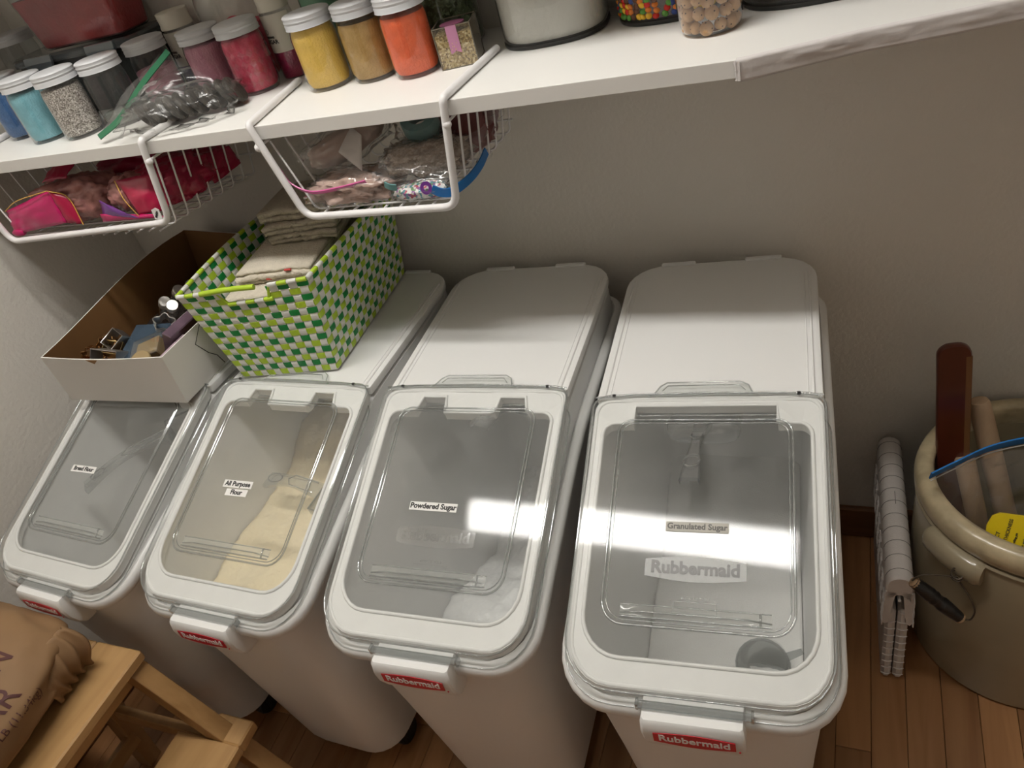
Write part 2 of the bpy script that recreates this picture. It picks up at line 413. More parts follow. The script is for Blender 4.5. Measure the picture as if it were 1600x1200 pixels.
def make_bin(label, kind='wide'):
    t = thing('ingredient_bin', label, 'storage bin', (0, 0, 0), 0, 'white ingredient bins with clear front lids')
    # body, outside then rolled rim then inside
    L = [rr(.090, -.09, -.640, .052, .05, .06), rr(.108, -.075, -.655, .058, .05, .06), rr(.1125, -.071, -.659, .075, .05, .06),
         rr(.130, -.04, -.682, .35, .045, .06), rr(.1455, -.012, -.6985, lambda y: rimz(y) - .016, .056, .062)]
    for d, dz in ((.0125, -.0145), (.0157, -.009), (.0165, -.002), (.0157, .004), (.0120, .0085), (.006, .010)):
        L.append(rr(.1455 + d, -.012 + d * .7, -.6985 - d, lambda y, dz=dz: rimz(y) + dz, .058, .066))
    L.append(rr(.1475, -.008, -.701, lambda y: rimz(y) + .006, .060, .060))
    L.append(rr(.1465, -.006, -.700, lambda y: max(prof(y) - .021, rimz(y) + .008), .060, .056))
    L.append(rr(.1400, -.012, -.694, lambda y: prof(y) - .0165, .057, .054))
    L.append(rr(.1365, -.018, -.676, lambda y: prof(y) - .0165, .052, .048))
    L.append(rr(.1335, -.02, -.672, lambda y: prof(y) - .035, .034, .046))
    L.append(rr(.122, -.05, -.664, .38, .035, .05))
    L.append(rr(.104, -.08, -.648, .075, .035, .05))
    vs, fs = loft(L); mesh('body', vs, fs, M['plastic'], t, True, 50)
    # rear lid
    L = []
    for hx, yo, dz, r in ((.1470, 0, -.014, .062), (.1480, .001, -.004, .062), (.1470, 0, -.001, .062), (.1440, -.003, 0, .060), (.1415, -.0055, 0, .058)):
        L.append(rr(hx, yo, -.3475 + abs(yo), .7 + dz, r, .004))
    vs, fs = loft(L, True, True); lid = mesh('rear_lid', vs, fs, M['plastic2'], t, True, 35)
    ps = []
    for s in (-1, 1):
        box('guide_rib', s * .1365 - .0016, s * .1365 + .0016, -.343, -.045, .6985, .7022, M['plastic2'], lid, .0012)
        box('guide_rib', s * .1295 - .0008, s * .1295 + .0008, -.343, -.050, .6985, .7010, M['plastic2'], lid, .0004)
    for s in (-1, 1):
        box('stop_tab', s * .068 - .028, s * .068 + .028, -.0065, .0025, .697, .7035, M['plastic2'], lid, .0015)
    # white frame under the clear lid
    out, inn = frame_poly(kind)
    me = fill_between(out, inn, lambda y: prof(y) - .002, .013)
    fr = link('inner_frame', me, M['plastic2'], t)
    lipp = [(x, y, prof(y) - .0015) for x, y in inn]
    vs, fs = tubev(lipp, .0028, 6, True); mesh('frame_lip', vs, fs, M['plastic2'], fr, True, 70)
    ol = [(x, y, prof(y) - .003) for x, y, z in rr(.1445, -.347, -.697, 0, .02, .05)]
    vs, fs = tubev(ol, .0030, 6, True); mesh('frame_lip', vs, fs, M['plastic2'], fr, True, 70)
    # clear front lid: sheet with skirt
    f = lambda dz: (lambda y: prof(y) + LZ + dz)
    L = [rr(.060, -.45, -.60, f(0), .02, .03), rr(.1425, -.395, -.6985, f(0), .022, .050), rr(.1450, -.372, -.7010, f(0), .022, .0525), rr(.1462, -.352, -.7022, f(0), .022, .0532), rr(.1475, -.3445, -.7035, f(0), .022, .054), rr(.1500, -.3425, -.7060, f(-.0010), .024, .056),
         rr(.1513, -.3415, -.7075, f(-.0040), .024, .057),
         rr(.1522, -.3410, -.7085, lambda y: prof(y) + LZ - (.020 if y < -.36 else .006), .024, .058),
         rr(.1545, -.3400, -.7110, lambda y: prof(y) + LZ - (.0225 if y < -.36 else .006), .024, .060)]
    vs, fs = loft(L, True, False); cl = part(mesh('front_lid', vs, fs, M['lidclear'], t, True, 35), 'clear plastic sloping front lid')
    # moulded beads
    def bead(pts, r, nm='lid_bead', closed=True, flat=1.0):
        vs, fs = tubev(pts, r, 6, closed, flat); return mesh(nm, vs, fs, M['edge'], cl, True, 70)
    bead([(x, y, prof(y) + LZ + .0012) for x, y, z in rr(.110, -.385, -.637, 0, .018, .026)], .0016)
    bead([(x, y, prof(y) + LZ + .0006) for x, y, z in rr(.1055, -.389, -.632, 0, .016, .024)], .0009)
    bead([(x, y, prof(y) + LZ - .0012) for x, y, z in rr(.1503, -.343, -.7065, 0, .024, .056)], .0013)
    bead([(x, y, prof(y) + LZ - .0215) for x, y, z in rr(.1545, -.36, -.711, 0, .024, .060)], .0011)
    # finger lip near the front
    loops = []
    for i in range(15):
        s = -.087 + .172 * i / 14; e = 1 if 1 < i < 13 else (.55 if i in (1, 13) else .12)
        y0 = -.626; z0 = prof(y0) + LZ
        loops.append([(s, y0 + .0115, prof(y0 + .0115) + LZ + .0005), (s, y0 + .010, z0 + .004 + .0055 * e), (s, y0 + .002, z0 + .0055 * e), (s, y0 - .0025, z0 + .0005),
                      (s, y0 - .001, z0 + .0002), (s, y0 + .003, z0 + .004 * e), (s, y0 + .009, z0 + .0035 + .0035 * e)])
    vs, fs = loft(loops); mesh('finger_lip', vs, fs, M['lidclear'], cl, True, 50)
    bead([tuple(l[2]) for l in loops], .0011, 'lip_edge', False); bead([tuple(l[3]) for l in loops], .0013, 'lip_edge', False); bead([tuple(l[0]) for l in loops], .0008, 'lip_edge', False)
    bead([tuple(loops[13][q]) for q in (0, 1, 2, 3)], .0014, 'lip_edge', False)
    # rear flap of the clear lid lying on the rear lid
    zt = .7045
    fl = [(-.073, -.3475), (-.066, -.342), (-.060, -.328), (-.052, -.3205), (.046, -.3205), (.056, -.328), (.061, -.342), (.068, -.3475)]
    vs, fs = loft([[(x, y, zt) for x, y in fl], [(x, y, zt + .0015) for x, y in fl]]); fp = mesh('rear_flap', vs, fs, M['lidclear'], cl)
    bead([(x, y, zt + .001) for x, y in fl], .0011, 'flap_edge', False)
    fl2 = [(-.056, -.338), (-.050, -.3275), (.044, -.3275), (.052, -.338)]
    bead([(x, y, zt + .0015) for x, y in fl2], .0008, 'flap_edge', False)
    bead([(-.148, -.349, .7050), (-.10, -.3445, .7055), (0, -.3430, .706), (.10, -.3445, .7055), (.148, -.349, .7050)], .0014, 'hinge_bead', False)
    for s in (-.122, .118):
        box('hinge_mark', s - .0022, s + .0022, -.3475, -.3445, .7035, .7072, M['black'], cl)
    # front flange and latch plate
    vs, fs = join([boxv(-.060, .064, -.7185, -.7085, .562, .5655, .001), boxv(-.062, -.059, -.7165, -.707, .556, .567), boxv(.063, .066, -.7165, -.707, .556, .567)])
    mesh('front_flange', vs, fs, M['edge'], cl)
    loops = []
    for hx, y0, y1, z in ((.046, -.690, -.722, .5602), (.0545, -.690, -.7285, .5595), (.0560, -.690, -.7315, .5560), (.0568, -.690, -.7345, .540), (.0562, -.690, -.7330, .522), (.0535, -.69, -.7265, .502), (.050, -.69, -.716, .487), (.046, -.690, -.7050, .482)):
        loops.append([(-hx, y0, z), (-hx, y1 + .003, z), (-hx + .003, y1, z), (hx - .003, y1, z), (hx, y1 + .003, z), (hx, y0, z)])
    vs, fs = loft(loops); pl = mesh('latch_plate', vs, fs, M['plastic2'], t, True, 40)
    nrm = Vector((0, -1, .05)).normalized()
    lm = Matrix(((1, 0, nrm.x, .002), (0, nrm.z, nrm.y, -.7349), (0, -nrm.y, nrm.z, .5365), (0, 0, 0, 1)))
    vs, fs = logo_shape(.089, .0235, .0007); vs = [lm @ Vector(v) for v in vs]
    part(mesh('logo_badge', vs, fs, M['red'], pl), 'red badge with white lettering')
    text('lettering', 'Rubbermaid', .0155, M['white'], pl, lm @ Matrix.Translation((0, .0003, .0009)), .0002, .0003, sx=1.03)
    vs, fs = lathev([(.0012, 0), (.0012, .0008)], 10); vs = [lm @ Matrix.Translation((.0485, -.0085, .0002)) @ Vector(v) for v in vs]
    mesh('red_dot', vs, fs, M['red'], pl)
    # embossed plaque on the clear lid
    em = slope_m(-.002, -.571, LZ + .0003)
    vs, fs = logo_shape(.118, .031, .0008); mesh('embossed_plaque', [em @ Vector(v) for v in vs], fs, M['frost'], cl)
    text('embossed_lettering', 'Rubbermaid', .0208, M['frosttxt'], cl, em @ Matrix.Translation((0, .0005, .0010)), .0002, .0007, sx=1.02)
    em2 = slope_m(.0, -.6035, LZ + .0003)
    text('embossed_lettering', 'ATTN USE 3600-2', .0042, M['frost'], cl, em2, .0002, 0)
    vs, fs = join([boxv(-.025, .025, -.0175, -.0170, 0, .0006), boxv(-.025, .025, -.0045, -.004, 0, .0006), boxv(-.025, -.0245, -.0175, -.004, 0, .0006), boxv(.0245, .025, -.0175, -.004, 0, .0006)])
    mesh('embossed_box', [em2 @ Vector(v) for v in vs], fs, M['frost'], cl)
    # casters
    for sx in (-1, 1):
        for yy in (-.15, -.585):
            c = link('caster', bpy.data.meshes.new('c'), M['black'], t)
            w_ = [(.018, -.011), (.025, -.011), (.027, -.007), (.027, .007), (.025, .011), (.018, .011)]
            v1, f1 = lathev(w_, 18)
            v1 = [(z + sx * .083, x + yy, y + .027) for x, y, z in v1]
            vs, fs = join([(v1, f1), boxv(sx * .083 - .016, sx * .083 + .016, yy - .014, yy + .014, .046, .056), boxv(sx * .083 - .0155, sx * .083 - .0125, yy - .009, yy + .009, .02, .05), boxv(sx * .083 + .0125, sx * .083 + .0155, yy - .009, yy + .009, .02, .05)])
            c.data.from_pydata([tuple(v) for v in vs], [], fs)
    return t
BINS = [(.33180861, -.03875742, -.06101795), (.6490, -.03547929, -.02372567), (.9625, -.03575865, .03534506), (1.29439365, -.04022514, .07005793)]
blabels = ['white ingredient bin labelled Bread Flour, leftmost of the four, beside the left wall',
           'white ingredient bin labelled All Purpose Flour, under the green woven basket',
           'white ingredient bin labelled Powdered Sugar, third from the left wall',
           'white ingredient bin labelled Granulated Sugar, nearest and rightmost, beside the folded stool']
proto = {}
bins = []
def copy_tree(o, parent=None):
    c = o.copy(); COL.objects.link(c); c.parent = parent
    for ch in o.children: copy_tree(ch, c)
    return c
b_tab = make_bin(blabels[1], 'tab'); b_wide = make_bin(blabels[3], 'wide')
b_l = copy_tree(b_wide); b_p = copy_tree(b_tab)
bins = [b_l, b_tab, b_p, b_wide]
for b, (x, y, a), lb in zip(bins, BINS, blabels):
    b.location = (x, y, 0); b.rotation_euler = (0, 0, a); b['label'] = lb
def bmat(i):
    x, y, a = BINS[i]; return Matrix.Translation((x, y, 0)) @ Matrix.Rotation(a, 4, 'Z')
# paper name stickers
def sticker(i, x, y, w, h, s, size, rz, gray=False, bold=.0004):
    m = slope_m(x, y, LZ + .0008, rz)
    vs, fs = boxv(-w / 2, w / 2, -h / 2, h / 2, 0, .0003)
    st = mesh('name_sticker', [m @ Vector(v) for v in vs], fs, M['paleslip'] if gray else M['label'], bins[i])
    text('lettering', s, size, M['grayink'] if gray else M['ink'], st, m @ Matrix.Translation((0, .0002, .0005)), .0001, bold)
    return st
M['paleslip'] = mat('translucent_label', (.50, .48, .43), .6)
sticker(0, -.040, -.526, .061, .0125, 'Bread Flour', .0105, .03)
sticker(1, -.026, -.527, .058, .0125, 'All Purpose', .0108, .02)
sticker(1, -.0225, -.540, .043, .0115, 'Flour', .0108, .02)
sticker(2, -.016, -.531, .074, .0125, 'Powdered Sugar', .0108, 0)
sticker(3, -.0015, -.522, .075, .0125, 'Granulated Sugar', .0102, 0, True, .0003)

# ------------------------------------------------------------------ bin contents
M['flour'] = mat('flour', (.86, .74, .50), .9, bump=1.0, bscale=70, var=.06, vscale=12)
M['flour2'] = mat('bread_flour', (.78, .74, .64), .9, bump=.5, bscale=40)
M['powder'] = mat('powdered_sugar', (.88, .88, .87), .9, bump=.9, bscale=60)
M['gran'] = mat('granulated_sugar', (.84, .83, .80), .6, bump=.3, bscale=500)
def heap(i, name, label, m, zf, amp=.008, fr=14):
    NX, NY = 44, 70; vs = []; 
    y0, y1 = -.662, -.05
    for a in range(NY + 1):
        y = y0 + (y1 - y0) * a / NY
        for b in range(NX + 1):
            u = -1 + 2 * b / NX
            z = zf(u, y)
            z += amp * noise.fractal(Vector((u * .12 * fr, y * fr, i * 7.0)), .7, 2, 5)
            hx = inner_hx(z) + .0005
            # keep inside rounded front corners
            e = max(0, (-.61 - y)); hx -= (.05 - math.sqrt(max(0, .05 ** 2 - min(e, .05) ** 2))) * .9
            vs.append((u * hx, y, z))
    fs = [(a * (NX + 1) + b, a * (NX + 1) + b + 1, (a + 1) * (NX + 1) + b + 1, (a + 1) * (NX + 1) + b) for a in range(NY) for b in range(NX)]
    # closed underneath with a simple base
    k = len(vs); per = [b for b in range(NX + 1)] + [a * (NX + 1) + NX for a in range(1, NY + 1)] + [NY * (NX + 1) + b for b in range(NX - 1, -1, -1)] + [a * (NX + 1) for a in range(NY - 1, 0, -1)]
    for p in per: v = vs[p]; vs.append((v[0] * .8, v[1] * .96 - .01, .081))
    for q in range(len(per)): fs.append((per[q], per[(q + 1) % len(per)], k + (q + 1) % len(per), k + q))
    fs.append(tuple(range(k, k + len(per))))
    vs = [Vector(v) for v in vs]
    o = mesh(name, vs, fs, m, None, True)
    x, y, a = BINS[i]; o.location = (x, y, 0); o.rotation_euler = (0, 0, a)
    return tag(o, label, 'baking supplies', None, 'stuff')
def sstep(a, b, x): t = max(0, min(1, (x - a) / (b - a))); return t * t * (3 - 2 * t)
heap(0, 'bread_flour', 'white bread flour low inside the leftmost bin', M['flour2'], lambda u, y: .27 + .02 * sstep(-.2, -.6, y))
heap(1, 'flour', 'cream-coloured all purpose flour heaped inside the second bin', M['flour'],
     lambda u, y: .478 + .05 * sstep(-.38, -.26, y) - .03 * sstep(-.45, -.5, y) * sstep(-.62, -.5, y) * 0 + .012 * sstep(-.6, -.66, y), .014, 11)
heap(2, 'powdered_sugar', 'lumpy white powdered sugar inside the third bin', M['powder'], lambda u, y: .235 + .085 * sstep(-.28, -.5, y), .018, 16)
heap(3, 'granulated_sugar', 'fine white granulated sugar inside the rightmost bin', M['gran'], lambda u, y: .285 + .02 * sstep(-.3, -.1, y), .008, 6)

# only the nearest lid shows its raised lettering clearly; the others are faint
M['faint'] = clear('faint_emboss', (.99, .99, .99), .05, 1.1, .03, (.62, .62, .61))
M['faint2'] = clear('faint_letters', (.95, .95, .95), .1, 1.2, .06, (.45, .45, .44))
for b in bins[:2]:
    for ch in list(b.children):
        if ch.name.startswith('front_lid'):
            for g in list(ch.children):
                if g.name.startswith('emboss'): bpy.data.objects.remove(g)
for b in bins[2:3]:
    for ch in b.children:
        if ch.name.startswith('front_lid'):
            for g in ch.children:
                if g.name.startswith('emboss'):
                    g.material_slots[0].link = 'OBJECT'; g.material_slots[0].material = M['faint2'] if 'letter' in g.name else M['faint']
# scoops
def scoop(i, label, loc, rot, hl=.13, w=.045, hw=.014):
    t = thing('scoop', label, 'scoop', (0, 0, 0), 0)
    t.matrix_world = bmat(i) @ Matrix.Translation(loc) @ Euler(rot).to_matrix().to_4x4()
    loops = []
    for k in range(9):   # trough, open at the tip
        s = k / 8; y = -.015 - .12 * s
        ww = w * (1 - .1 * s); d = .032 * (1 - .55 * s)
        lp = []
        for q in range(15):
            a = pi + pi * q / 14
            lp.append((ww * math.copysign(abs(math.cos(a)) ** .5, math.cos(a)), y - .02 * abs(math.cos(a)) * s * 0, d + d * math.copysign(abs(math.sin(a)) ** .6, math.sin(a))))
        loops.append(lp)
    vs, fs = loft(loops, True, False, False)
    o = mesh('bowl', vs, fs, M['scoop'], t, True, 40)
    md = o.modifiers.new('s', 'SOLIDIFY'); md.thickness = .002
    rim = [l[0] for l in loops][::-1] + [l[-1] for l in loops]
    vs, fs = tubev(rim, .0016, 6); mesh('bowl_rim', vs, fs, M['edge'], t, True, 60)
    hp = []
    for k in range(11):
        s = k / 10; y = -.014 + hl * s; z = .030 + .012 * math.sin(pi * s)
        wd = hw + .003 * math.cos(s * 6)
        hp.append([(-wd, y, z), (-wd * .85, y, z + .004), (wd * .85, y, z + .004), (wd, y, z), (wd * .9, y, z - .006), (wd * .8, y, z - .001), (-wd * .8, y, z - .001), (-wd * .9, y, z - .006)])
    vs, fs = loft(hp); mesh('handle', vs, fs, M['scoop'], t, True, 40)
    rp = [(-.8 * hw, -.005, .037), (-.8 * hw, hl * .35, .045), (0, hl * .42, .046), (.8 * hw, hl * .35, .045), (.8 * hw, -.005, .037)]
    tube('handle_bead', rp, .0013, M['edge'], t, 5)
    tube('handle_bead', [(.010 * math.cos(a), hl * .8 + .014 * math.sin(a) - .012, .041 + .0) for a in [2 * pi * q / 14 for q in range(14)]], .0013, M['edge'], t, 5, True)
    return t
scoop(0, 'clear scoop hanging handle down under the lid of the leftmost bin', (.025, -.405, .585), (math.radians(-8), 0, math.radians(142)), .17)
scoop(1, 'clear scoop lying on the cream flour of the second bin', (.005, -.43, .500), (math.radians(5), 0, math.radians(88)), .115, .042)
scoop(2, 'clear scoop hanging in the rear notch of the third bin', (.045, -.310, .606), (math.radians(22), 0, math.radians(165)), .13, .048)
scoop(3, 'clear scoop hanging handle forward in the rear notch of the rightmost bin', (-.006, -.372, .630), (math.radians(19), 0, math.radians(180)), .165, .05, .0095)
M['cup'] = clear('grey_clear_cup', (.72, .74, .74), .1, 1.5, .25, (.42, .44, .43))
cp = thing('measuring_cup', 'small grey translucent cup lying in the granulated sugar', 'cup')
cp.matrix_world = bmat(3) @ Matrix.Translation((.063, -.496, .316)) @ Euler((math.radians(38), math.radians(-20), .3)).to_matrix().to_4x4()
o = lathe('cup_wall', [(.026, -.03), (.030, -.029), (.036, .025), (.0375, .026), (.0355, .027), (.0345, .02), (.028, -.026), (.002, -.0265)], M['cup'], cp, 28)
o = tube('cup_rim', [(.0368 * math.cos(a), .0368 * math.sin(a), .026) for a in [2 * pi * q / 24 for q in range(24)]], .002, M['cup'], cp, 6, True)
vs, fs = loft([[(.034, -.006, .022), (.034, .006, .022), (.034, .006, .027), (.034, -.006, .027)], [(.060, -.004, .024), (.060, .004, .024), (.060, .004, .027), (.060, -.004, .027)]])
mesh('cup_spout', vs, fs, M['cup'], cp)

# ------------------------------------------------------------------ jars and containers on the shelf
def jarlid(parent, R, z0, h=.016):
    p = [(R * .3, z0 + h), (R - .0035, z0 + h), (R - .0012, z0 + h - .0008), (R, z0 + h - .0025), (R - .0009, z0 + h * .66), (R, z0 + h * .58), (R - .0010, z0 + h * .42), (R, z0 + h * .32), (R - .0004, z0 + .0012), (R + .0004, z0), (R - .002, z0 - .0002)]
    return lathe('lid', p[::-1], M['jarlid'], parent, 36, 45)
JARS = 'lidded glass jars on the shelf'
def jar(label, x, y, m, fill=.068, R=.0338, h=.1065, lid=True, quilt=False, rz=0, name='glass_jar', cat='jar'):
    t = thing(name, label, cat, (x, y, ZS), rz, JARS)
    hb = h - .017
    pr = [(R * .35, .0032), (R * .72, .0030), (R * .78, .0005), (R * .90, .0006), (R * .975, .006), (R, .014), (R * 1.0, hb * .80), (R * .985, hb * .87), (R * .93, hb * .95), (R * .90, hb), (R * .90, h - .004)]
    g = lathe('glass', pr, M['glass'], t, 36, 50)
    if m:
        c = R - .0016
        pc = [(c * .7, .0055), (c * .90, .0060), (c * .985, .013), (c, .02), (c, fill - .001), (c * .97, fill), (c * .01, fill + .002)]
        if fill > hb * .84: pc = [(c * .7, .0055), (c * .90, .0060), (c * .985, .013), (c, .02), (c, hb * .80), (c * .95, hb * .9), (c * .88, fill), (c * .01, fill + .002)]
        stuff(lathe('sugar', pc, M[m], t, 32, 60))
    if quilt:
        ps = []
        for a in range(16):
            for k in range(4):
                an = 2 * pi * a / 16; z = .018 + k * .0145
                ca, sa = math.cos(an), math.sin(an); rr0 = R + .0001
                tx, ty = -sa, ca; hw = .0062
                vv = [(ca * rr0 - tx * hw, sa * rr0 - ty * hw, z), (ca * rr0, sa * rr0, z - .0068), (ca * rr0 + tx * hw, sa * rr0 + ty * hw, z), (ca * rr0, sa * rr0, z + .0068), (ca * (rr0 + .0013), sa * (rr0 + .0013), z)]
                ps.append((vv, [(0, 1, 4), (1, 2, 4), (2, 3, 4), (3, 0, 4)]))
        vs, fs = join(ps); stuff(mesh('diamond_relief', vs, fs, M['glass'], t))
    if lid: jarlid(t, R + .0012, h - .0185, .0185)
    return t
M['s_dblue'] = mat('sugar_dark_blue', (.035, .13, .33), .8, bump=.6, bscale=300, var=.2, vscale=120)
M['s_lblue'] = mat('sugar_light_blue', (.23, .53, .62), .8, bump=.5, bscale=300, var=.15, vscale=60)
M['s_silver'] = speckle('silver_glitter', [(.16, .13, .11), (.42, .37, .33), (.75, .70, .66), (.30, .26, .23), (.55, .50, .45)], 620, .45)
M['s_pink'] = mat('sugar_pink', (.58, .24, .32), .8, bump=.5, bscale=300, var=.12, vscale=40)
M['s_crimson'] = mat('sugar_crimson', (.52, .012, .055), .7, bump=.6, bscale=300, col2=(.66, .06, .13), vscale=60)
M['s_magenta'] = mat('sugar_magenta', (.40, .006, .08), .7, bump=.5, bscale=300, var=.3, vscale=80)
M['s_yellow'] = mat('sugar_yellow', (.78, .50, .085), .8, bump=.5, bscale=300, var=.1, vscale=40)
M['s_gold'] = mat('sugar_gold', (.50, .31, .10), .8, bump=.5, bscale=300, col2=(.38, .22, .05), vscale=50)
M['s_orange'] = mat('sugar_orange', (.86, .13, .03), .8, bump=.5, bscale=300, var=.15, vscale=60)
M['s_purple'] = mat('sugar_purple', (.07, .03, .14), .8, bump=.5, bscale=300)
M['s_greygreen'] = mat('sprinkle_grey', (.15, .16, .14), .7, bump=.6, bscale=200, var=.4, vscale=90)
M['goldspr'] = speckle('gold_sprinkles', [(.36, .24, .08), (.62, .48, .22), (.78, .66, .38), (.25, .16, .05), (.55, .40, .15)], 420, .35, .8)
M['greenchips'] = speckle('green_chips', [(.085, .12, .055), (.14, .19, .09), (.18, .23, .12), (.05, .075, .03)], 150, .6, 1.0)
jar('glass jar of dark blue sugar, leftmost on the shelf', .108, -.175, 's_dblue', .076)
jar('glass jar of light blue sugar at the shelf front', .215, -.215, 's_lblue', .083)
jar('glass jar of sparkling silver sugar beside the light blue one', .303, -.221, 's_silver', .081)
jar('nearly empty glass jar with a little grey sugar, behind the green zip bag', .374, -.190, 's_greygreen', .022)
jar('glass jar with a little pink sugar under its lid, behind the green zip bag', .409, -.116, 's_pink', .060)
jar('glass jar of pale pink sugar', .533, -.122, 's_pink', .083)
jar('quilted glass jar of crimson sugar', .616, -.130, 's_crimson', .084, quilt=True)
jar('glass jar of yellow sugar at the shelf front', .774, -.166, 's_yellow', .086)
jar('glass jar of gold-brown sugar between the yellow and the orange one', .850, -.158, 's_gold', .076)
jar('glass jar of orange sugar, rightmost of the small jars', .926, -.170, 's_orange', .080)
jar('empty-looking glass jar with a grey lid in the left back corner', .036, -.045, None, 0, .036, .150)

# gift box
gx, gy, ga = .9895, -.1518, math.radians(13)
gb = thing('gift_box', 'small clear gift box of gold sprinkles with a pink ribbon tag', 'box', (gx, gy, ZS), ga)
M['acetate'] = clear('acetate', (.93, .92, .88), .03, 2.5, .04)
a = .0262; H = .054
box('shell', -a, a, -a, a, 0, H, M['acetate'], gb)
ed = []
for sx in (-1, 1):
    for sy in (-1, 1): ed.append(boxv(sx * a - .0006, sx * a + .0006, sy * a - .0006, sy * a + .0006, 0, H))
for z in (.0006, H):
    for s in (-1, 1): ed.append(boxv(-a, a, s * a - .0006, s * a + .0006, z - .0006, z + .0006)); ed.append(boxv(s * a - .0006, s * a + .0006, -a, a, z - .0006, z + .0006))
vs, fs = join(ed); M['fold'] = mat('fold_edge', (.16, .14, .10), .4); mesh('folded_edge', vs, fs, M['fold'], gb)
stuff(box('gold_sprinkles', -a + .001, a - .001, -a + .001, a - .001, .001, .0445, M['goldspr'], gb))
M['ribbon'] = mat('pink_ribbon', (.50, .22, .36), .5); M['tagp'] = mat('plum_tag', (.24, .07, .14), .5)
vs = [(-.0075, -a - .0010, H + .0008), (.0075, -a - .0010, H + .0008), (.0075, -a - .0012, .019), (0, -a - .0012, .0225), (-.0075, -a - .0012, .019)]
vs2 = [(x, y - .0005, z) for x, y, z in vs]
v, f = loft([vs, vs2]); rb = mesh('ribbon_tail', v, f, M['ribbon'], gb)
v, f = lathev([(.017, H + .0004), (.017, H + .0012)], 26, 0, -.012, 1, .8); mesh('round_tag', v, f, M['tagp'], gb)
M['foil'] = mat('gold_foil', (.8, .6, .3), .3, 1.0)
for q in range(7): box('foil_dot', -.005 + .0015 * q * (1 if q % 2 else .6), -.0042 + .0015 * q * (1 if q % 2 else .6), -a - .0021, -a - .0017, .024 + .004 * (q % 3), .0256 + .004 * (q % 3), M['foil'], rb)

# green jar
t = thing('large_jar', 'large clear jar of dull green chips behind the gift box', 'jar', (.935, -.062, ZS))
lathe('glass', [(.02, .002), (.047, .0005), (.052, .006), (.052, .15), (.045, .165), (.044, .178)], M['glass'], t, 40, 50)
stuff(lathe('green_chips', [(.03, .003), (.046, .004), (.0505, .010), (.0505, .14), (.01, .142)], M['greenchips'], t, 40))
rnd = random.Random(5); ps = []
for k in range(420):
    an = rnd.uniform(pi, 2 * pi); z = rnd.uniform(.008, .14); rr0 = .0506; s = rnd.uniform(.0025, .0045)
    c = Vector((rr0 * math.cos(an), rr0 * math.sin(an), z)); tv = Vector((-math.sin(an), math.cos(an), 0)); up = Vector((0, 0, 1)); rot = rnd.uniform(0, pi)
    u = tv * math.cos(rot) + up * math.sin(rot); v = -tv * math.sin(rot) + up * math.cos(rot); nn = Vector((math.cos(an), math.sin(an), 0))
    ps.append(([c - u * s, c + v * s * .5, c + u * s, c - v * s * .5, c + nn * .0012], [(0, 1, 4), (1, 2, 4), (2, 3, 4), (3, 0, 4)]))
M['chip'] = mat('green_chip', (.15, .20, .105), .6, var=.4, vscale=200)
vs, fs = join(ps); stuff(mesh('green_chips', vs, fs, M['chip'], t))
jarlid(t, .046, .176, .02)

# flour canister, oval, clear with flour
def canister(name, label, x, y, hx, hy, H, fillm, fill, sq=.72, rz=0, rim=None, lidm='black', wall='glass', cat='canister'):
    t = thing(name, label, cat, (x, y, ZS), rz)
    def lp(s, z, d=0):
        L = []
        for k in range(48):
            a = 2 * pi * k / 48; c, s_ = math.cos(a), math.sin(a)
            L.append(((hx * s + d) * math.copysign(abs(c) ** sq, c), (hy * s + d) * math.copysign(abs(s_) ** sq, s_), z))
        return L
    vs, fs = loft([lp(.80, .0012), lp(.93, .0008), lp(.985, .005), lp(1, .014), lp(1.02, H)], True, False); mesh('wall', vs, fs, M[wall], t, True, 50)
    if rim:
        vs, fs = loft([lp(.90, 0, .0), lp(.985, .0004), lp(1.005, .003), lp(1.005, .0055), lp(.985, .006)]); mesh('base_rim', vs, fs, M[rim], t, True, 40)
    if fillm:
        vs, fs = loft([lp(.80, .0075), lp(.93, .0078), lp(.968, .012), lp(.982, .02), lp(.995, fill), lp(.5, fill + .004)]); stuff(mesh('contents', vs, fs, M[fillm], t, True, 50))
    vs, fs = loft([lp(1.0, H - .012), lp(1.045, H - .012), lp(1.045, H + .010), lp(1.01, H + .013), lp(.3, H + .013)]); mesh('lid', vs, fs, M[lidm], t, True, 40)
    return t, lp
M['s_flour'] = mat('canister_flour', (.60, .58, .53), .85, bump=.3, bscale=120, var=.06, vscale=25)
M['smoke'] = mat('dark_rim', (.02, .02, .018), .3)
canister('canister', 'large clear canister filled with off-white flour', 1.108, -.080, .074, .070, .22, 's_flour', .17, .78, math.radians(8), 'smoke')
M['candydark'] = speckle('candy_mix', [(.05, .02, .012), (.07, .03, .015), (.04, .015, .01)], 160, .5)
cc, _ = canister('candy_canister', 'clear canister of multicoloured candies between the flour and the cookie balls', 1.266, -.071, .067, .058, .17, 'candydark', .10, .85, 0, 'smoke')
M['choc'] = mat('dark_beans', (.018, .010, .007), .45, bump=.8, bscale=90)
canister('dark_canister', 'wide clear canister of dark brown contents, rightmost on the shelf', 1.447, -.086, .088, .066, .13, 'choc', .09, .8, math.radians(4), 'smoke')
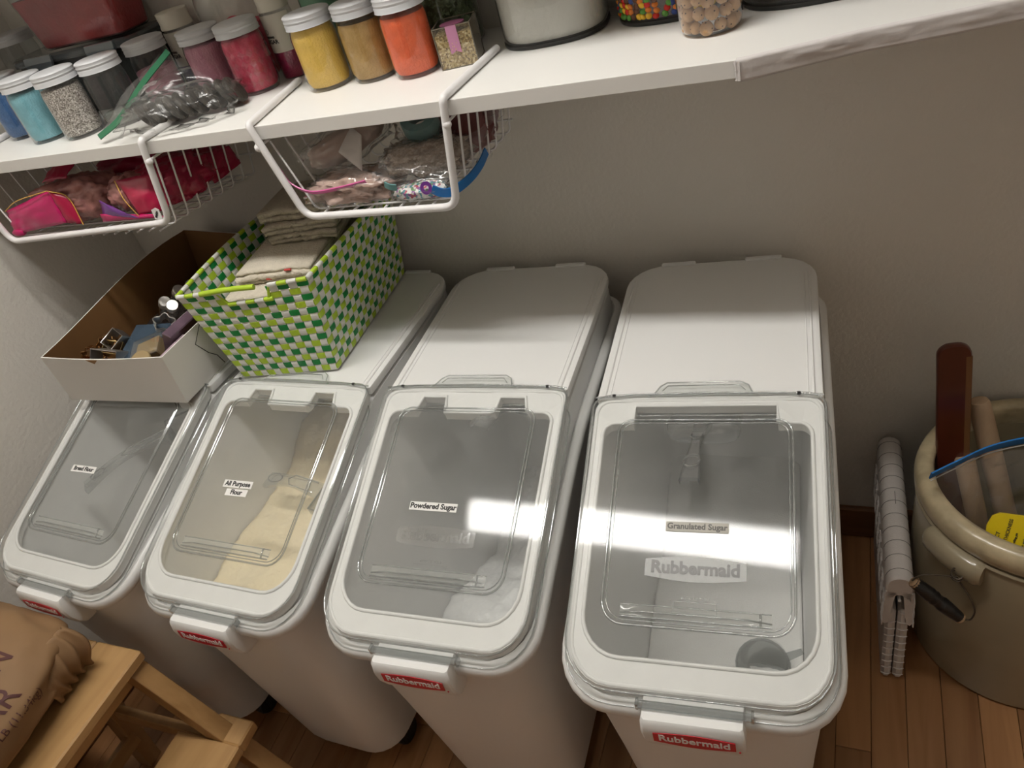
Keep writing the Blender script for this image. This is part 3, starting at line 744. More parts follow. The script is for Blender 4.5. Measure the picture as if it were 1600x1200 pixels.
# candies (each a small lentil)
cands = [(.60, .02, .012), (.80, .48, .03), (.10, .30, .04), (.72, .20, .02), (.035, .06, .22), (.12, .045, .02)]
cm = [mat('candy_colour_%d' % i, c, .25) for i, c in enumerate(cands)]
vs, fs = blobv(0, 0, 0, .0046, .0046, .0030, 1.0, 6, 0)
cnames = ['red', 'yellow', 'green', 'orange', 'blue', 'brown']
cme = []
for i in range(6):
    me = bpy.data.meshes.new('candy'); me.from_pydata(vs, [], fs); me.materials.append(cm[i])
    for p in me.polygons: p.use_smooth = True
    cme.append(me)
rnd = random.Random(11)
for row in range(7):
    for k in range(23):
        an = pi * 1.02 + k * (pi * .92 / 22) + rnd.uniform(-.04, .04); i = rnd.choice([0, 1, 2, 2, 3, 3, 4, 5, 5, 1])
        c_, s_ = math.cos(an), math.sin(an)
        o = bpy.data.objects.new('candy', cme[i]); COL.objects.link(o)
        z = .0118 + row * .0068 + rnd.uniform(-.001, .001)
        o.location = (1.266 + .0655 * math.copysign(abs(c_) ** .85, c_), -.071 + .0567 * math.copysign(abs(s_) ** .85, s_), ZS + z)
        o.rotation_euler = (rnd.uniform(-.9, .9) + pi / 2, rnd.uniform(-.5, .5), an - pi / 2)
        tag(o, 'small %s candy in the clear candy canister' % cnames[i], 'candy', 'candies in the canister')
# cookie dough balls in an open cup
bx, by = 1.334, -.181
t = thing('clear_cup', 'clear plastic cup holding small round cookie balls', 'cup', (bx, by, ZS))
M['cup2'] = clear('thin_cup', (.96, .96, .95), .04, 2.2, .04, (.8, .8, .78))
lathe('wall', [(.01, .001), (.030, .0008), (.0345, .004), (.0365, .012), (.0445, .085), (.046, .086), (.0465, .088)], M['cup2'], t, 36, 50, cap='low')
M['dough'] = mat('cookie_dough', (.56, .34, .17), .75, bump=.5, bscale=120, col2=(.46, .26, .12), vscale=60)
M['chipd'] = mat('chocolate_fleck', (.07, .03, .015), .5)
bms = []
for v in range(3):
    a_, b_ = blobv(0, 0, 0, .0083, .0083, .0080, 1, 10, .06, 6, v * 3.3)
    mi = [0] * len(b_)
    for q in range(4):
        d = Vector((rnd.uniform(-1, 1), rnd.uniform(-1, .2), rnd.uniform(-1, 1))).normalized()
        A, B = blobv(*(d * .0079), .0010, .0010, .0010, 1, 4, 0)
        off = len(a_); a_ = a_ + A; b_ = b_ + [tuple(i + off for i in f) for f in B]; mi += [1] * len(B)
    me = bpy.data.meshes.new('dough_ball'); me.from_pydata(a_, [], b_); me.materials.append(M['dough']); me.materials.append(M['chipd'])
    for p, i in zip(me.polygons, mi): p.use_smooth = True; p.material_index = i
    bms.append(me)
for row in range(5):
    R0 = .0362 + .0012 * row - .0085; nn = 12 if row < 2 else 13; zz = .0105 + row * .0152
    for k in range(nn):
        an = 2 * pi * (k + .5 * (row % 2)) / nn + rnd.uniform(-.06, .06)
        if row < 4 and math.sin(an) > .55: continue
        o = bpy.data.objects.new('cookie_ball', bms[rnd.randrange(3)]); COL.objects.link(o)
        o.location = (bx + R0 * math.cos(an), by + R0 * math.sin(an), ZS + zz + rnd.uniform(-.0015, .0015))
        o.rotation_euler = (rnd.uniform(-.5, .5), rnd.uniform(-3, 3), rnd.uniform(-.5, .5)); s = rnd.uniform(.84, 1.04); o.scale = (s, s, s)
        tag(o, 'small round cookie ball with dark flecks in the clear cup', 'cookie ball', 'cookie balls in the clear cup')

# sugar shakers with white caps
def shaker(label, x, y, m, capR=.024, R=.0255, H=.115, lean=None):
    t = thing('sugar_shaker', label, 'shaker', (x, y, ZS), 0)
    lathe('bottle', [(.01, .001), (R * .95, .001), (R, .004), (R, H - .035), (R * .95, H - .028), (R * .9, H - .02)], M['glass'], t, 30, 50)
    stuff(lathe('sugar', [(.01, .002), (R * .93, .002), (R * .95, .006), (R * .95, .062), (.002, .064)], M[m], t, 28, 50))
    lathe('cap', [(R * .8, H - .026), (capR * 1.02, H - .026), (capR * 1.02, H - .022), (capR * .98, H - .019), (capR, H - .001), (capR - .001, H), (.002, H)], M['label2'], t, 30, 40)
    # wrap label
    lv = loft([[((R + .0004) * math.cos(a), (R + .0004) * math.sin(a), z) for a in [pi * 1.02 + pi * .92 * k / 20 for k in range(21)]] for z in (.042, H - .030)], False, False, False)
    lb = mesh('wrap_label', lv[0], lv[1], M['label2'], t, True)
    for s, z, sz in (('SANDING', .066, .0042), ('SUGAR', .059, .0085)):
        o = text('lettering', s, sz, M['ink'], t, Matrix(((1, 0, 0, 0), (0, 0, -1, -R - .0014), (0, 1, 0, z), (0, 0, 0, 1))), .0002, .0003)
        for v in o.data.vertices:
            a = v.co.x / R - pi / 2 - .35; rr0 = R + .0009; v.co.x = rr0 * math.cos(a); v.co.y = rr0 * math.sin(a)
    tube('label_emblem', [((R + .0008) * math.cos(a), (R + .0008) * math.sin(a), .074 + .0035 * math.sin(q)) for q, a in [(q, -pi / 2 - .45 + .0035 / R * math.cos(q)) for q in [2 * pi * k / 16 for k in range(16)]]], .0003, M['grayink'], t, 4, True)
    return t
M['label2'] = mat('cream_label', (.66, .63, .54), .55)
M['label3'] = M['label2']
shaker('white-capped sugar shaker with purple sugar behind the pale pink jar', .428, -.044, 's_purple', H=.127, capR=.027, R=.0275)
shaker('sugar shaker with magenta sugar between the crimson and the yellow jar', .655, -.074, 's_magenta', H=.128)
# mint container top and clear dome
M['mint'] = clear('mint_plastic', (.5, .75, .6), .15, 1.5, .6, (.20, .38, .26))
t = thing('mint_tub', 'pale green translucent tub behind the yellow jar', 'container', (.735, -.060, ZS))
lathe('wall', [(.01, .001), (.030, .001), (.033, .006), (.034, .11), (.031, .112)], M['mint'], t, 32, 40)
lathe('lid', [(.03, .110), (.0355, .110), (.0355, .120), (.033, .122), (.005, .122)], M['mint'], t, 32, 40)
t = thing('clear_tub', 'wide clear round tub with pink sprinkles behind the crimson jar', 'container', (.555, -.056, ZS))
lathe('wall', [(.01, .001), (.042, .001), (.046, .006), (.050, .125), (.047, .140), (.03, .150), (.002, .152)], M['glass'], t, 40, 50)
stuff(lathe('pink_sprinkles', [(.01, .003), (.043, .003), (.0445, .010), (.046, .085), (.004, .100)], M['s_crimson'], t, 36, 50))
# black snap-lid container with a red container on top
M['greylid'] = clear('smoky_lid', (.45, .5, .54), .15, 2.0, .55, (.10, .12, .135))
M['darkfill'] = mat('dark_contents', (.008, .010, .008), .35, bump=.6, bscale=60)
bc = thing('snap_container', 'wide container of dark contents with a smoky grey snap lid', 'container', (.228, -.062, ZS), math.radians(2))
L = [rr(.135, .044, -.036, 0, .02, .02, 5, 2), rr(.140, .047, -.039, .004, .02, .02, 5, 2), rr(.147, .052, -.044, .100, .02, .02, 5, 2)]
vs, fs = loft(L); mesh('tub', vs, fs, M['darkfill'], bc, True, 40)
L = [rr(.152, .055, -.048, .097, .02, .02, 5, 2), rr(.152, .055, -.048, .107, .02, .02, 5, 2), rr(.147, .050, -.043, .111, .018, .018, 5, 2), rr(.13, .04, -.033, .1095, .015, .015, 5, 2)]
vs, fs = loft(L); ld_ = mesh('lid', vs, fs, M['greylid'], bc, True, 40)
M['clip'] = clear('clip_plastic', (.7, .75, .78), .12, 2.0, .55, (.24, .28, .31))
for cx_ in (-.075, .075):
    vs, fs = loft([[(cx_ - .033, -.046, .111), (cx_ + .033, -.046, .111), (cx_ + .033, -.050, .110), (cx_ - .033, -.050, .110)], [(cx_ - .033, -.048, .100), (cx_ + .033, -.048, .100), (cx_ + .033, -.053, .100), (cx_ - .033, -.053, .100)],
                   [(cx_ - .025, -.049, .078), (cx_ + .025, -.049, .078), (cx_ + .025, -.052, .077), (cx_ - .025, -.052, .077)]])
    cl_ = mesh('snap_clip', vs, fs, M['clip'], bc, False)
    for s_ in (-.013, .013): box('clip_slot', cx_ + s_ - .008, cx_ + s_ + .008, -.0540, -.0515, .089, .0905, M['clip'], cl_)
rc = thing('red_container', 'clear square container full of red sugar on top of the smoky lid', 'container', (.262, -.060, ZS + .1125), math.radians(2))
M['redfill'] = mat('red_sugar', (.36, .014, .018), .6, bump=.5, bscale=150, col2=(.20, .006, .01), vscale=9)
L = [rr(.092, .036, -.036, .001, .012, .012, 5, 2), rr(.096, .039, -.040, .004, .012, .012, 5, 2), rr(.112, .046, -.048, .10, .014, .014, 5, 2)]
vs, fs = loft(L); mesh('wall', vs, fs, M['glass'], rc, True, 40)
L = [rr(.090, .034, -.034, .003, .012, .012, 5, 2), rr(.0945, .0375, -.0385, .006, .012, .012, 5, 2), rr(.108, .044, -.0455, .085, .014, .014, 5, 2)]
vs, fs = loft(L); stuff(mesh('red_sugar', vs, fs, M['redfill'], rc, True, 40))
L = [rr(.115, .048, -.050, .098, .014, .014, 5, 2), rr(.115, .048, -.050, .106, .014, .014, 5, 2)]
vs, fs = loft(L); mesh('lid', vs, fs, M['clip'], rc, True, 40)

# green-zip bag of dark cookies lying on the shelf front
def sheet(P, nu, nv):
    vs = [P(i / nu, j / nv) for j in range(nv + 1) for i in range(nu + 1)]
    fs = [(j * (nu + 1) + i, j * (nu + 1) + i + 1, (j + 1) * (nu + 1) + i + 1, (j + 1) * (nu + 1) + i) for j in range(nv) for i in range(nu)]
    return vs, fs
def lerp(a, b, t): return a + (b - a) * t
zb = thing('zip_bag', 'clear zip bag with a green closure and dark striped cookies on the shelf', 'plastic bag', (0, 0, 0))
def patch(name, c, m, parent=None, bulge=(0, 0, 0), wr=.003, nu=16, nv=12, th=.0005, fr=25, seed=0):
    """thin curved sheet between four corners, with wrinkles"""
    A, B, D, E_ = [Vector(q) for q in c]; bu = Vector(bulge); nn = (B - A).cross(E_ - A).normalized()
    def P(u, v):
        p = (A.lerp(B, u)).lerp(E_.lerp(D, u), v) + bu * math.sin(pi * u) * math.sin(pi * v)
        return p + nn * wr * noise.fractal(Vector((u * fr * .15 + seed, v * fr * .15, seed)), .7, 2, 4)
    vs, fs = sheet(P, nu, nv); o = mesh(name, vs, fs, m, parent, True)
    if 'film' in m.name: return o
    md = o.modifiers.new('s', 'SOLIDIFY'); md.thickness = th; return o
M['gzip'] = mat('green_zip', (.004, .115, .045), .35); M['pzip'] = mat('purple_line', (.14, .06, .18), .4)
M['darkcookie'] = mat('dark_cookie', (.055, .045, .035), .6, bump=.8, bscale=90, col2=(.02, .017, .013), vscale=60, stretch=(1, 4, 1))
# one bag: film body around the cookies, an empty mouth part towards the left with the closure
fb = blob('film', (.545, -.238, ZS + .024), (.088, .058, .025), M['film'], zb, Euler((0, .05, .35)), e=.75, amp=.25, fr=9, seed=2, flatb=-.023)
rnd = random.Random(4)
for k in range(10):
    cx_ = .488 + .0145 * k; cy_ = -.252 + .0065 * k + rnd.uniform(-.004, .004)
    o = bpy.data.objects.new('cookie', None) if False else None
    pr = [(.002, -.0055), (.018, -.0055), (.0215, -.003), (.0222, 0), (.0215, .003), (.018, .0055), (.002, .0055)]
    vs, fs = lathev(pr, 22)
    mt = Matrix.Translation((cx_, cy_, ZS + .0235)) @ Euler((rnd.uniform(-.15, .15), pi / 2 - .45 + rnd.uniform(-.1, .1), .4)).to_matrix().to_4x4()
    ob = mesh('dark_cookie', [mt @ Vector(v) for v in vs], fs, M['darkcookie'], None, True, 40)
    tag(ob, 'dark round cookie inside the green zip bag', 'cookie', 'dark cookies in the green zip bag')
patch('mouth_film', [(.405, -.285, ZS + .006), (.512, -.175, ZS + .082), (.60, -.20, ZS + .040), (.50, -.292, ZS + .004)], M['film'], zb, (-.01, -.01, .018), .010, 26, 16, seed=5)
patch('mouth_film', [(.375, -.262, ZS + .003), (.470, -.155, ZS + .085), (.512, -.175, ZS + .082), (.405, -.285, ZS + .006)], M['film'], zb, (-.006, -.004, .010), .005, 20, 6, seed=8)
def strip(name, path, w, m, parent, up=(0, 0, 1), th=.0012):
    P = [Vector(p) for p in path]; L = []
    for i, p in enumerate(P):
        t = (P[min(i + 1, len(P) - 1)] - P[max(i - 1, 0)]).normalized(); u = Vector(up); s = (u - t * u.dot(t)).normalized(); nn = t.cross(s)
        L.append([p + s * w / 2 + nn * th / 2, p + s * w / 2 - nn * th / 2, p - s * w / 2 - nn * th / 2, p - s * w / 2 + nn * th / 2])
    vs, fs = loft(L); return mesh(name, vs, fs, m, parent, False)
def curve(pts, n=24):
    """catmull-rom through points"""
    P = [Vector(p) for p in pts]; P = [P[0] * 2 - P[1]] + P + [P[-1] * 2 - P[-2]]; out = []
    for k in range(1, len(P) - 2):
        for i in range(n):
            t = i / n; a, b, c, d = P[k - 1], P[k], P[k + 1], P[k + 2]
            out.append(.5 * ((2 * b) + (c - a) * t + (2 * a - 5 * b + 4 * c - d) * t * t + (3 * b - a - 3 * c + d) * t ** 3))
    return out + [P[-2]]
strip('green_closure', curve([(.410, -.291, ZS + .012), (.440, -.262, ZS + .027), (.478, -.222, ZS + .062), (.518, -.182, ZS + .092)], 10), .0115, M['gzip'], zb, (-.8, .3, .4), .0016)
strip('purple_line', curve([(.401, -.284, ZS + .010), (.430, -.256, ZS + .026), (.452, -.236, ZS + .046)], 8), .0022, M['pzip'], zb, (-.8, .3, .4), .0012)

# ------------------------------------------------------------------ under-shelf wire baskets
M['jw'] = M['wire']
def wire_basket(label, tl, bl, br_, tr, stl, str_, ybars, zdrop, name='wire_basket'):
    """tl..tr: front ring corners (x, z) at y=-.3147 ; stl/str_: x of the hook strips at their rear end"""
    t = thing(name, label, 'basket', (0, 0, 0))
    yf = -.3125; zt = ZS + .0054
    def corner(a, b, c, r, n=5):
        a, b, c = Vector(a), Vector(b), Vector(c); u = (a - b).normalized() * r; v = (c - b).normalized() * r
        return [(b + u).lerp(b, s).lerp(b.lerp(b + v, s), s) for s in [i / n for i in range(n + 1)]]
    pts = [Vector((stl, -.134, zt)), Vector((tl[0] - .003, -.300, zt))]
    A = (tl[0] - .003, -.300, zt); B = (tl[0], yf, ZS + .004); 
    p1 = (tl[0], yf, ZS + .003); p2 = (bl[0], yf - .003, bl[1]); p3 = (br_[0], yf - .003, br_[1]); p4 = (tr[0], yf, ZS + .003)
    path = [Vector((stl, -.134, zt))] + corner((stl, -.134, zt), (tl[0], yf, zt), p2, .007) + corner(p1, p2, p3, .020) + corner(p2, p3, p4, .020) + corner(p3, (tr[0], yf, zt), (str_, -.134, zt), .007) + [Vector((str_, -.134, zt))]
    vs, fs = tubev(path, .0054, 12); mesh('front_ring', vs, fs, M['wire'], t, True, 60)
    for (x, z) in ((tl[0] - .001, ZS - .027), (tr[0] - .004, ZS - .027)):
        a_, b_ = blobv(x + (.003 if x < (tl[0] + tr[0]) / 2 else -.0), yf - .001, z, .0062, .0062, .0062, 1, 8, 0); mesh('weld_nub', a_, b_, M['wire'], t, True)
    zr = ZS - .026
    W = .0016
    n = len(ybars)
    for k, y in enumerate(ybars):
        s = (y - yf) / (-.08 - yf); dz = -zdrop * s
        lx = lambda z: tl[0] + .004 + (bl[0] - tl[0] + .002) * (ZS - z) / (ZS - bl[1]); rx = lambda z: tr[0] - .004 + (br_[0] - tr[0] - .000) * (ZS - z) / (ZS - br_[1])
        zb_ = bl[1] + dz + .003
        q1 = (lx(zr), y, zr); q2 = (lx(zb_) + .002, y, zb_); q3 = (rx(zb_) - .002, y, zb_); q4 = (rx(zr), y, zr)
        path = [Vector(q1)] + corner(q1, q2, q3, .010, 4) + corner(q2, q3, q4, .010, 4) + [Vector(q4)]
        vs, fs = tubev(path, W, 6); mesh('cross_wire', vs, fs, M['wire'], t, True, 70)
    # side rails along the depth
    for s, xx in (('l', tl[0] + .004), ('r', tr[0] - .004)):
        tube('side_rail', [(xx, yf + .002, zr), (xx, ybars[-1], zr)], .0018, M['wire'], t, 8)
        tube('hook_brace', [(xx, yf + .002, zr), (xx, -.20, ZS - .0225), (xx, -.14, ZS - .0225)], .0016, M['wire'], t, 6)
    # bottom long wires
    x = bl[0] + .024; nb = 0
    while x < br_[0] - .012:
        ye = ybars[-1]; s = (ye - yf) / (-.08 - yf)
        tube('floor_wire', [(x, yf - .002, bl[1] - .001), (x, ye, bl[1] - zdrop * s + .001)], W, M['wire'], t, 6); x += .0262
    # rear grid
    ye = ybars[-1]
    for z in (bl[1] + .02, bl[1] + .055):
        tube('rear_wire', [(bl[0] - .004, ye, z), (br_[0] + .004, ye, z)], W, M['wire'], t, 6)
    return t
yb = [-.296 + .0316 * k for k in range(8)]
wire_basket('white wire basket hanging under the shelf, left one, holding magenta candy bags', (.062, ZS), (.0885, .9665), (.4855, .9800), (.5135, ZS), .045, .5135, yb, .022)
wire_basket('white wire basket hanging under the shelf, right one, holding clear zip bags', (.7195, ZS), (.7530, .9705), (1.0025, .9690), (1.0265, ZS), .694, 1.0345, yb, .004)

# candy bags, left basket
M['rose'] = mat('rose_candy', (.44, .19, .17), .45, bump=1.0, bscale=30, col2=(.22, .07, .07), vscale=34, coat=.5)
M['magenta'] = mat('magenta_foil', (.52, .006, .12), .28, bump=.25, bscale=25, coat=.3)
M['crimsonf'] = mat('crimson_foil', (.36, .004, .045), .3, bump=.5, bscale=30, coat=.3)
M['violet'] = mat('violet_print', (.12, .02, .20), .3, coat=.3)
M['gold'] = mat('gold_line', (.62, .36, .06), .4)
c1 = thing('candy_bag', 'pink candy bag with a folded magenta flap at the left basket\'s left end', 'bag')
def rblob(name, c, r, m, parent, rz=0, **k):
    vs, fs = blobv(0, 0, 0, *r, **k); R3 = Euler((0, 0, rz)).to_matrix()
    return mesh(name, [R3 @ Vector(v) + Vector(c) for v in vs], fs, m, parent, True)
rblob('pouch', (.238, -.248, 1.010), (.098, .044, .036), M['rose'], c1, .12, e=.8, n=36, amp=.16, fr=9, seed=1.3)
patch('flap', [(.084, -.300, .972), (.238, -.303, .988), (.232, -.296, 1.046), (.086, -.290, 1.014)], M['magenta'], c1, (0, -.006, .006), .003, 18, 10, .0015)
patch('flap', [(.238, -.303, .988), (.268, -.297, .980), (.256, -.284, 1.028), (.232, -.296, 1.046)], M['crimsonf'], c1, (0, -.004, 0), .002, 8, 8, .0015, seed=3)
rblob('rolled_corner', (.096, -.298, .975), (.016, .007, .007), M['magenta'], c1, 0, e=.8, n=10, amp=.1)
tube('gold_line', curve([(.086, -.2915, 1.0145), (.15, -.302, 1.036), (.233, -.2985, 1.0465)], 8), .0009, M['gold'], c1, 5)
tube('gold_line', curve([(.233, -.298, 1.046), (.256, -.287, 1.027), (.269, -.299, .980)], 8), .0009, M['gold'], c1, 5)
patch('top_seam', [(.19, -.268, 1.050), (.245, -.262, 1.052), (.255, -.225, 1.072), (.20, -.230, 1.070)], M['crimsonf'], c1, (0, 0, .004), .003, 12, 8, .001, seed=6)
c2 = thing('candy_bag', 'crimson and violet candy bag lying open end forward in the middle of the left basket', 'bag')
rblob('pouch', (.428, -.215, 1.013), (.068, .060, .034), M['crimsonf'], c2, -.15, e=.8, n=34, amp=.15, fr=9, seed=4.2)
rblob('candy_fill', (.375, -.258, 1.014), (.040, .036, .031), M['rose'], c2, -.1, e=.9, n=30, amp=.14, fr=11, seed=2.2)
patch('printed_band', [(.326, -.297, .992), (.412, -.306, .9865), (.392, -.305, .996), (.331, -.292, 1.018)], M['violet'], c2, (0, -.004, 0), .0015, 10, 6, .001, seed=2)
patch('bottom_seam', [(.318, -.298, .9815), (.462, -.302, .982), (.455, -.303, .989), (.322, -.299, .996)], M['magenta'], c2, (0, -.003, 0), .001, 16, 5, .002, seed=9)
patch('side_panel', [(.413, -.303, .991), (.470, -.291, .990), (.465, -.262, 1.046), (.385, -.286, 1.046)], M['crimsonf'], c2, (.0, -.008, .004), .003, 14, 12, .001, seed=5)
tube('gold_line', curve([(.385, -.288, 1.047), (.402, -.304, 1.020), (.414, -.305, .990)], 8), .0008, M['gold'], c2, 5)
lb = loft([[(x, -.3075 - (.0012 if q else 0), z) for x, z in ((.450, .984), (.458, .980), (.466, .984), (.468, .999), (.462, 1.003), (.452, 1.000))] for q in (0, 1)])
o = mesh('white_badge', lb[0], lb[1], M['label'], c2)
text('lettering', 'FRESH', .0052, M['ink'], o, Matrix.Translation((.459, -.3091, .9915)) @ Euler((pi / 2, 0, 0)).to_matrix().to_4x4() @ Matrix.Rotation(.9, 4, 'Z'), .0002, .0002)
c3 = thing('candy_bag', 'dark crimson foil bag with a folded end at the back right of the left basket', 'bag')
rblob('pouch', (.450, -.145, 1.006), (.034, .044, .026), M['crimsonf'], c3, .2, e=.8, n=26, amp=.15, fr=9, seed=7.7)
patch('folded_end', [(.462, -.180, 1.022), (.488, -.120, 1.022), (.488, -.112, .985), (.472, -.175, .978)], M['crimsonf'], c3, (.004, 0, 0), .004, 12, 12, .0015, seed=12)
c4 = thing('candy_bag', 'dark crimson foil bag at the back of the left basket, behind the other two', 'bag')
rblob('pouch', (.300, -.140, 1.006), (.100, .044, .042), M['crimsonf'], c4, .05, e=.75, n=28, amp=.15, fr=8, seed=9.1)

# right basket
M['oats'] = speckle('oats', [(.44, .34, .27), (.52, .42, .34), (.38, .29, .22), (.58, .49, .41), (.47, .37, .30)], 260, .85, .6)
M['pinkoats'] = mat('pink_flakes', (.52, .37, .31), .85, bump=.9, bscale=70, col2=(.36, .23, .18), vscale=45)
M['rollp'] = mat('peach_roll', (.46, .32, .25), .7, bump=.4, bscale=30, col2=(.58, .48, .42), vscale=18)
M['paper'] = mat('white_paper', (.70, .67, .64), .6)
M['hotpink'] = mat('pink_zip', (.62, .09, .32), .35); M['blue'] = mat('blue_zip', (.01, .16, .48), .35); M['teal'] = mat('teal_tape', (.13, .30, .29), .45, var=.2)
M['maroon'] = mat('maroon_package', (.13, .025, .025), .4, bump=.5, bscale=30, coat=.2)
M['confetti'] = speckle('confetti', [(.75, .72, .70), (.45, .04, .08), (.80, .78, .75), (.05, .25, .30), (.25, .06, .30), (.10, .25, .08), (.7, .68, .66)], 230, .5, .6)
r1 = thing('zip_bag', 'clear bag with a pink closure and a peach roll inside the right basket', 'plastic bag')
vs, fs = blobv(0, 0, 0, .064, .022, .020, .8, 20, .15, 8, 3.1)
mesh('peach_roll', [Euler((0, -.28, .25)).to_matrix() @ Vector(v) + Vector((.800, -.225, 1.040)) for v in vs], fs, M['rollp'], r1, True)
patch('paper_slip', [(.822, -.278, 1.048), (.852, -.282, 1.018), (.858, -.262, 1.062), (.838, -.25, 1.072)], M['paper'], r1, (0, 0, 0), .002, 6, 6, .0008)
patch('film', [(.724, -.280, 1.040), (.862, -.290, 1.010), (.878, -.245, 1.083), (.745, -.215, 1.083)], M['film2'], r1, (0, -.016, .006), .008, 30, 20, .0004, seed=15)
vs, fs = blobv(0, 0, 0, .076, .030, .027, .75, 20, .2, 8, 3.1)
mesh('film', [Euler((0, -.28, .25)).to_matrix() @ Vector(v) + Vector((.800, -.225, 1.040)) for v in vs], fs, M['film2'], r1, True)
strip('pink_closure', curve([(.722, -.292, 1.040), (.738, -.300, 1.017), (.770, -.304, 1.003), (.815, -.302, 1.004), (.861, -.296, 1.008)], 8), .0055, M['hotpink'], r1, (0, -.5, 1), .0018)
r2 = thing('zip_bag', 'clear bag of pinkish beige flakes on the floor of the right basket', 'plastic bag')
blob('flakes', (.825, -.268, .992), (.070, .034, .020), M['pinkoats'], r2, None, e=.75, n=26, amp=.28, fr=10, seed=5.5)
blob('film', (.825, -.268, .9925), (.075, .037, .0225), M['film2'], r2, None, e=.75, n=22, amp=.28, fr=10, seed=5.5)
patch('film_corner', [(.757, -.298, .976), (.78, -.302, .973), (.785, -.296, 1.00), (.752, -.292, 1.002)], M['film2'], r2, (0, 0, 0), .006, 10, 10, .0004, seed=4)
r3 = thing('zip_bag', 'clear bag of oats with a bright blue closure in the right basket', 'plastic bag')
blob('oats', (.935, -.235, 1.012), (.058, .040, .021), M['oats'], r3, Euler((0, .05, .1)), e=.75, n=26, amp=.25, fr=10, seed=8.5)
blob('film', (.935, -.235, 1.0125), (.062, .044, .0245), M['film2'], r3, Euler((0, .05, .1)), e=.75, n=22, amp=.3, fr=10, seed=8.5)
patch('film', [(.870, -.296, 1.010), (.985, -.300, .985), (.990, -.262, 1.030), (.880, -.26, 1.035)], M['film2'], r3, (0, -.012, .004), .009, 26, 18, .0004, seed=21)
patch('film', [(.985, -.296, .980), (1.012, -.190, .985), (1.016, -.19, 1.035), (.990, -.285, 1.020)], M['film2'], r3, (.004, 0, 0), .008, 22, 14, .0004, seed=23)
strip('blue_closure', curve([(.966, -.304, .992), (.978, -.301, .984), (.991, -.292, .981), (1.004, -.262, .983), (1.011, -.232, .989), (1.014, -.208, .998)], 8), .013, M['blue'], r3, (0, -.1, 1), .002)
r4 = thing('zip_bag', 'small clear bag of multicoloured confetti sprinkles beside the blue closure', 'plastic bag')
blob('sprinkles', (.938, -.286, .984), (.042, .017, .010), M['confetti'], r4, None, e=.8, n=20, amp=.15, fr=9, seed=2.5)
blob('film', (.938, -.286, .9845), (.046, .0195, .0125), M['film2'], r4, None, e=.8, n=20, amp=.25, fr=9, seed=2.5)
strip('teal_closure', curve([(.893, -.300, 1.003), (.902, -.303, 1.000), (.912, -.303, .998)], 6), .009, M['teal'], r4, (.3, -.1, 1), .002)
vs, fs = lathev([(.009, 0), (.009, .001), (.004, .001), (.004, 0), (.009, 0)], 20, cap=False)
mesh('purple_ring', [Matrix.Translation((.958, -.3035, .994)) @ Euler((pi / 2 - .3, .2, 0)).to_matrix().to_4x4() @ Vector(v) for v in vs], fs, M['violet'], r4, True, 40)
r5 = thing('tape_roll', 'teal tape roll wrapped in clear film near the top of the right basket', 'tape')
mt = Matrix.Translation((.928, -.215, 1.053)) @ Euler((.45, .2, 0)).to_matrix().to_4x4()
vs, fs = lathev([(.014, -.012), (.026, -.012), (.027, -.010), (.027, .010), (.026, .012), (.014, .012), (.014, -.012)], 30, cap=False); mesh('roll', [mt @ Vector(v) for v in vs], fs, M['teal'], r5, True, 40)
vs, fs = blobv(0, 0, 0, .034, .032, .019, .7, 18, .2, 10, 6); mesh('film', [mt @ Vector(v) for v in vs], fs, M['film2'], r5, True)
r6 = thing('package', 'dark maroon package at the back right of the right basket', 'package')
blob('pouch', (.955, -.145, 1.022), (.050, .048, .040), M['maroon'], r6, Euler((.2, 0, .2)), e=.65, n=20, amp=.2, fr=8, seed=3)
patch('film', [(.990, -.17, 1.000), (1.040, -.12, 1.01), (1.050, -.12, 1.075), (1.00, -.18, 1.075)], M['film2'], r6, (.010, 0, 0), .012, 22, 16, .0004, seed=33)

# ------------------------------------------------------------------ white bakery box with cookie cutters
M['card'] = mat('white_card', (.82, .80, .765), .6); M['kraft'] = mat('brown_card_inside', (.30, .155, .055), .75, var=.25, vscale=6)
bx_ = thing('bakery_box', 'open white cardboard box with brown inside, holding cookie cutters', 'box', (0, 0, 0))
ZB = .7035
base = [(.166, -.450), (.448, -.444), (.458, -.060), (.180, -.055)]
top = [(.183, -.4585), (.469, -.453), (.474, -.052), (.196, -.046)]
HT = .107
def wall_panel(name, a0, a1, t0, t1, inward, outm, inm, parent, zs=None, th=.0022, nu=12, bow=0.0):
    A, B = Vector((*a0, ZB)), Vector((*a1, ZB)); C_, D = Vector((*t1, ZB + HT)), Vector((*t0, ZB + HT)); iw = Vector((*inward, 0))
    def P(u, v, k):
        p = A.lerp(B, u).lerp(D.lerp(C_, u), v)
        if zs: p.z = ZB + (zs(u)) * v
        p -= iw * bow * math.sin(pi * u) * v
        p.z -= bow * .6 * math.sin(pi * u) * v
        return p + iw * (th * k)
    o1, f1 = sheet(lambda u, v: P(u, v, 0), nu, 3); o2, f2 = sheet(lambda u, v: P(u, v, 1), nu, 3)
    vs, fs = join([(o1, f1), (o2, f2)]); n1 = len(f1)
    N_ = len(o1); per = list(range(nu + 1)) + [j * (nu + 1) + nu for j in range(1, 4)] + [3 * (nu + 1) + i for i in range(nu - 1, -1, -1)] + [j * (nu + 1) for j in (2, 1)]
    for q in range(len(per)): a, b = per[q], per[(q + 1) % len(per)]; fs.append((a, b, b + N_, a + N_))
    mi = [0] * n1 + [1] * len(f2) + [0] * len(per)
    me = bpy.data.meshes.new(name); me.from_pydata([tuple(v) for v in vs], [], fs); me.materials.append(outm); me.materials.append(inm)
    for p, i in zip(me.polygons, mi): p.material_index = i; p.use_smooth = True
    me.set_sharp_from_angle(angle=.8)
    return link(name, me, None, parent)
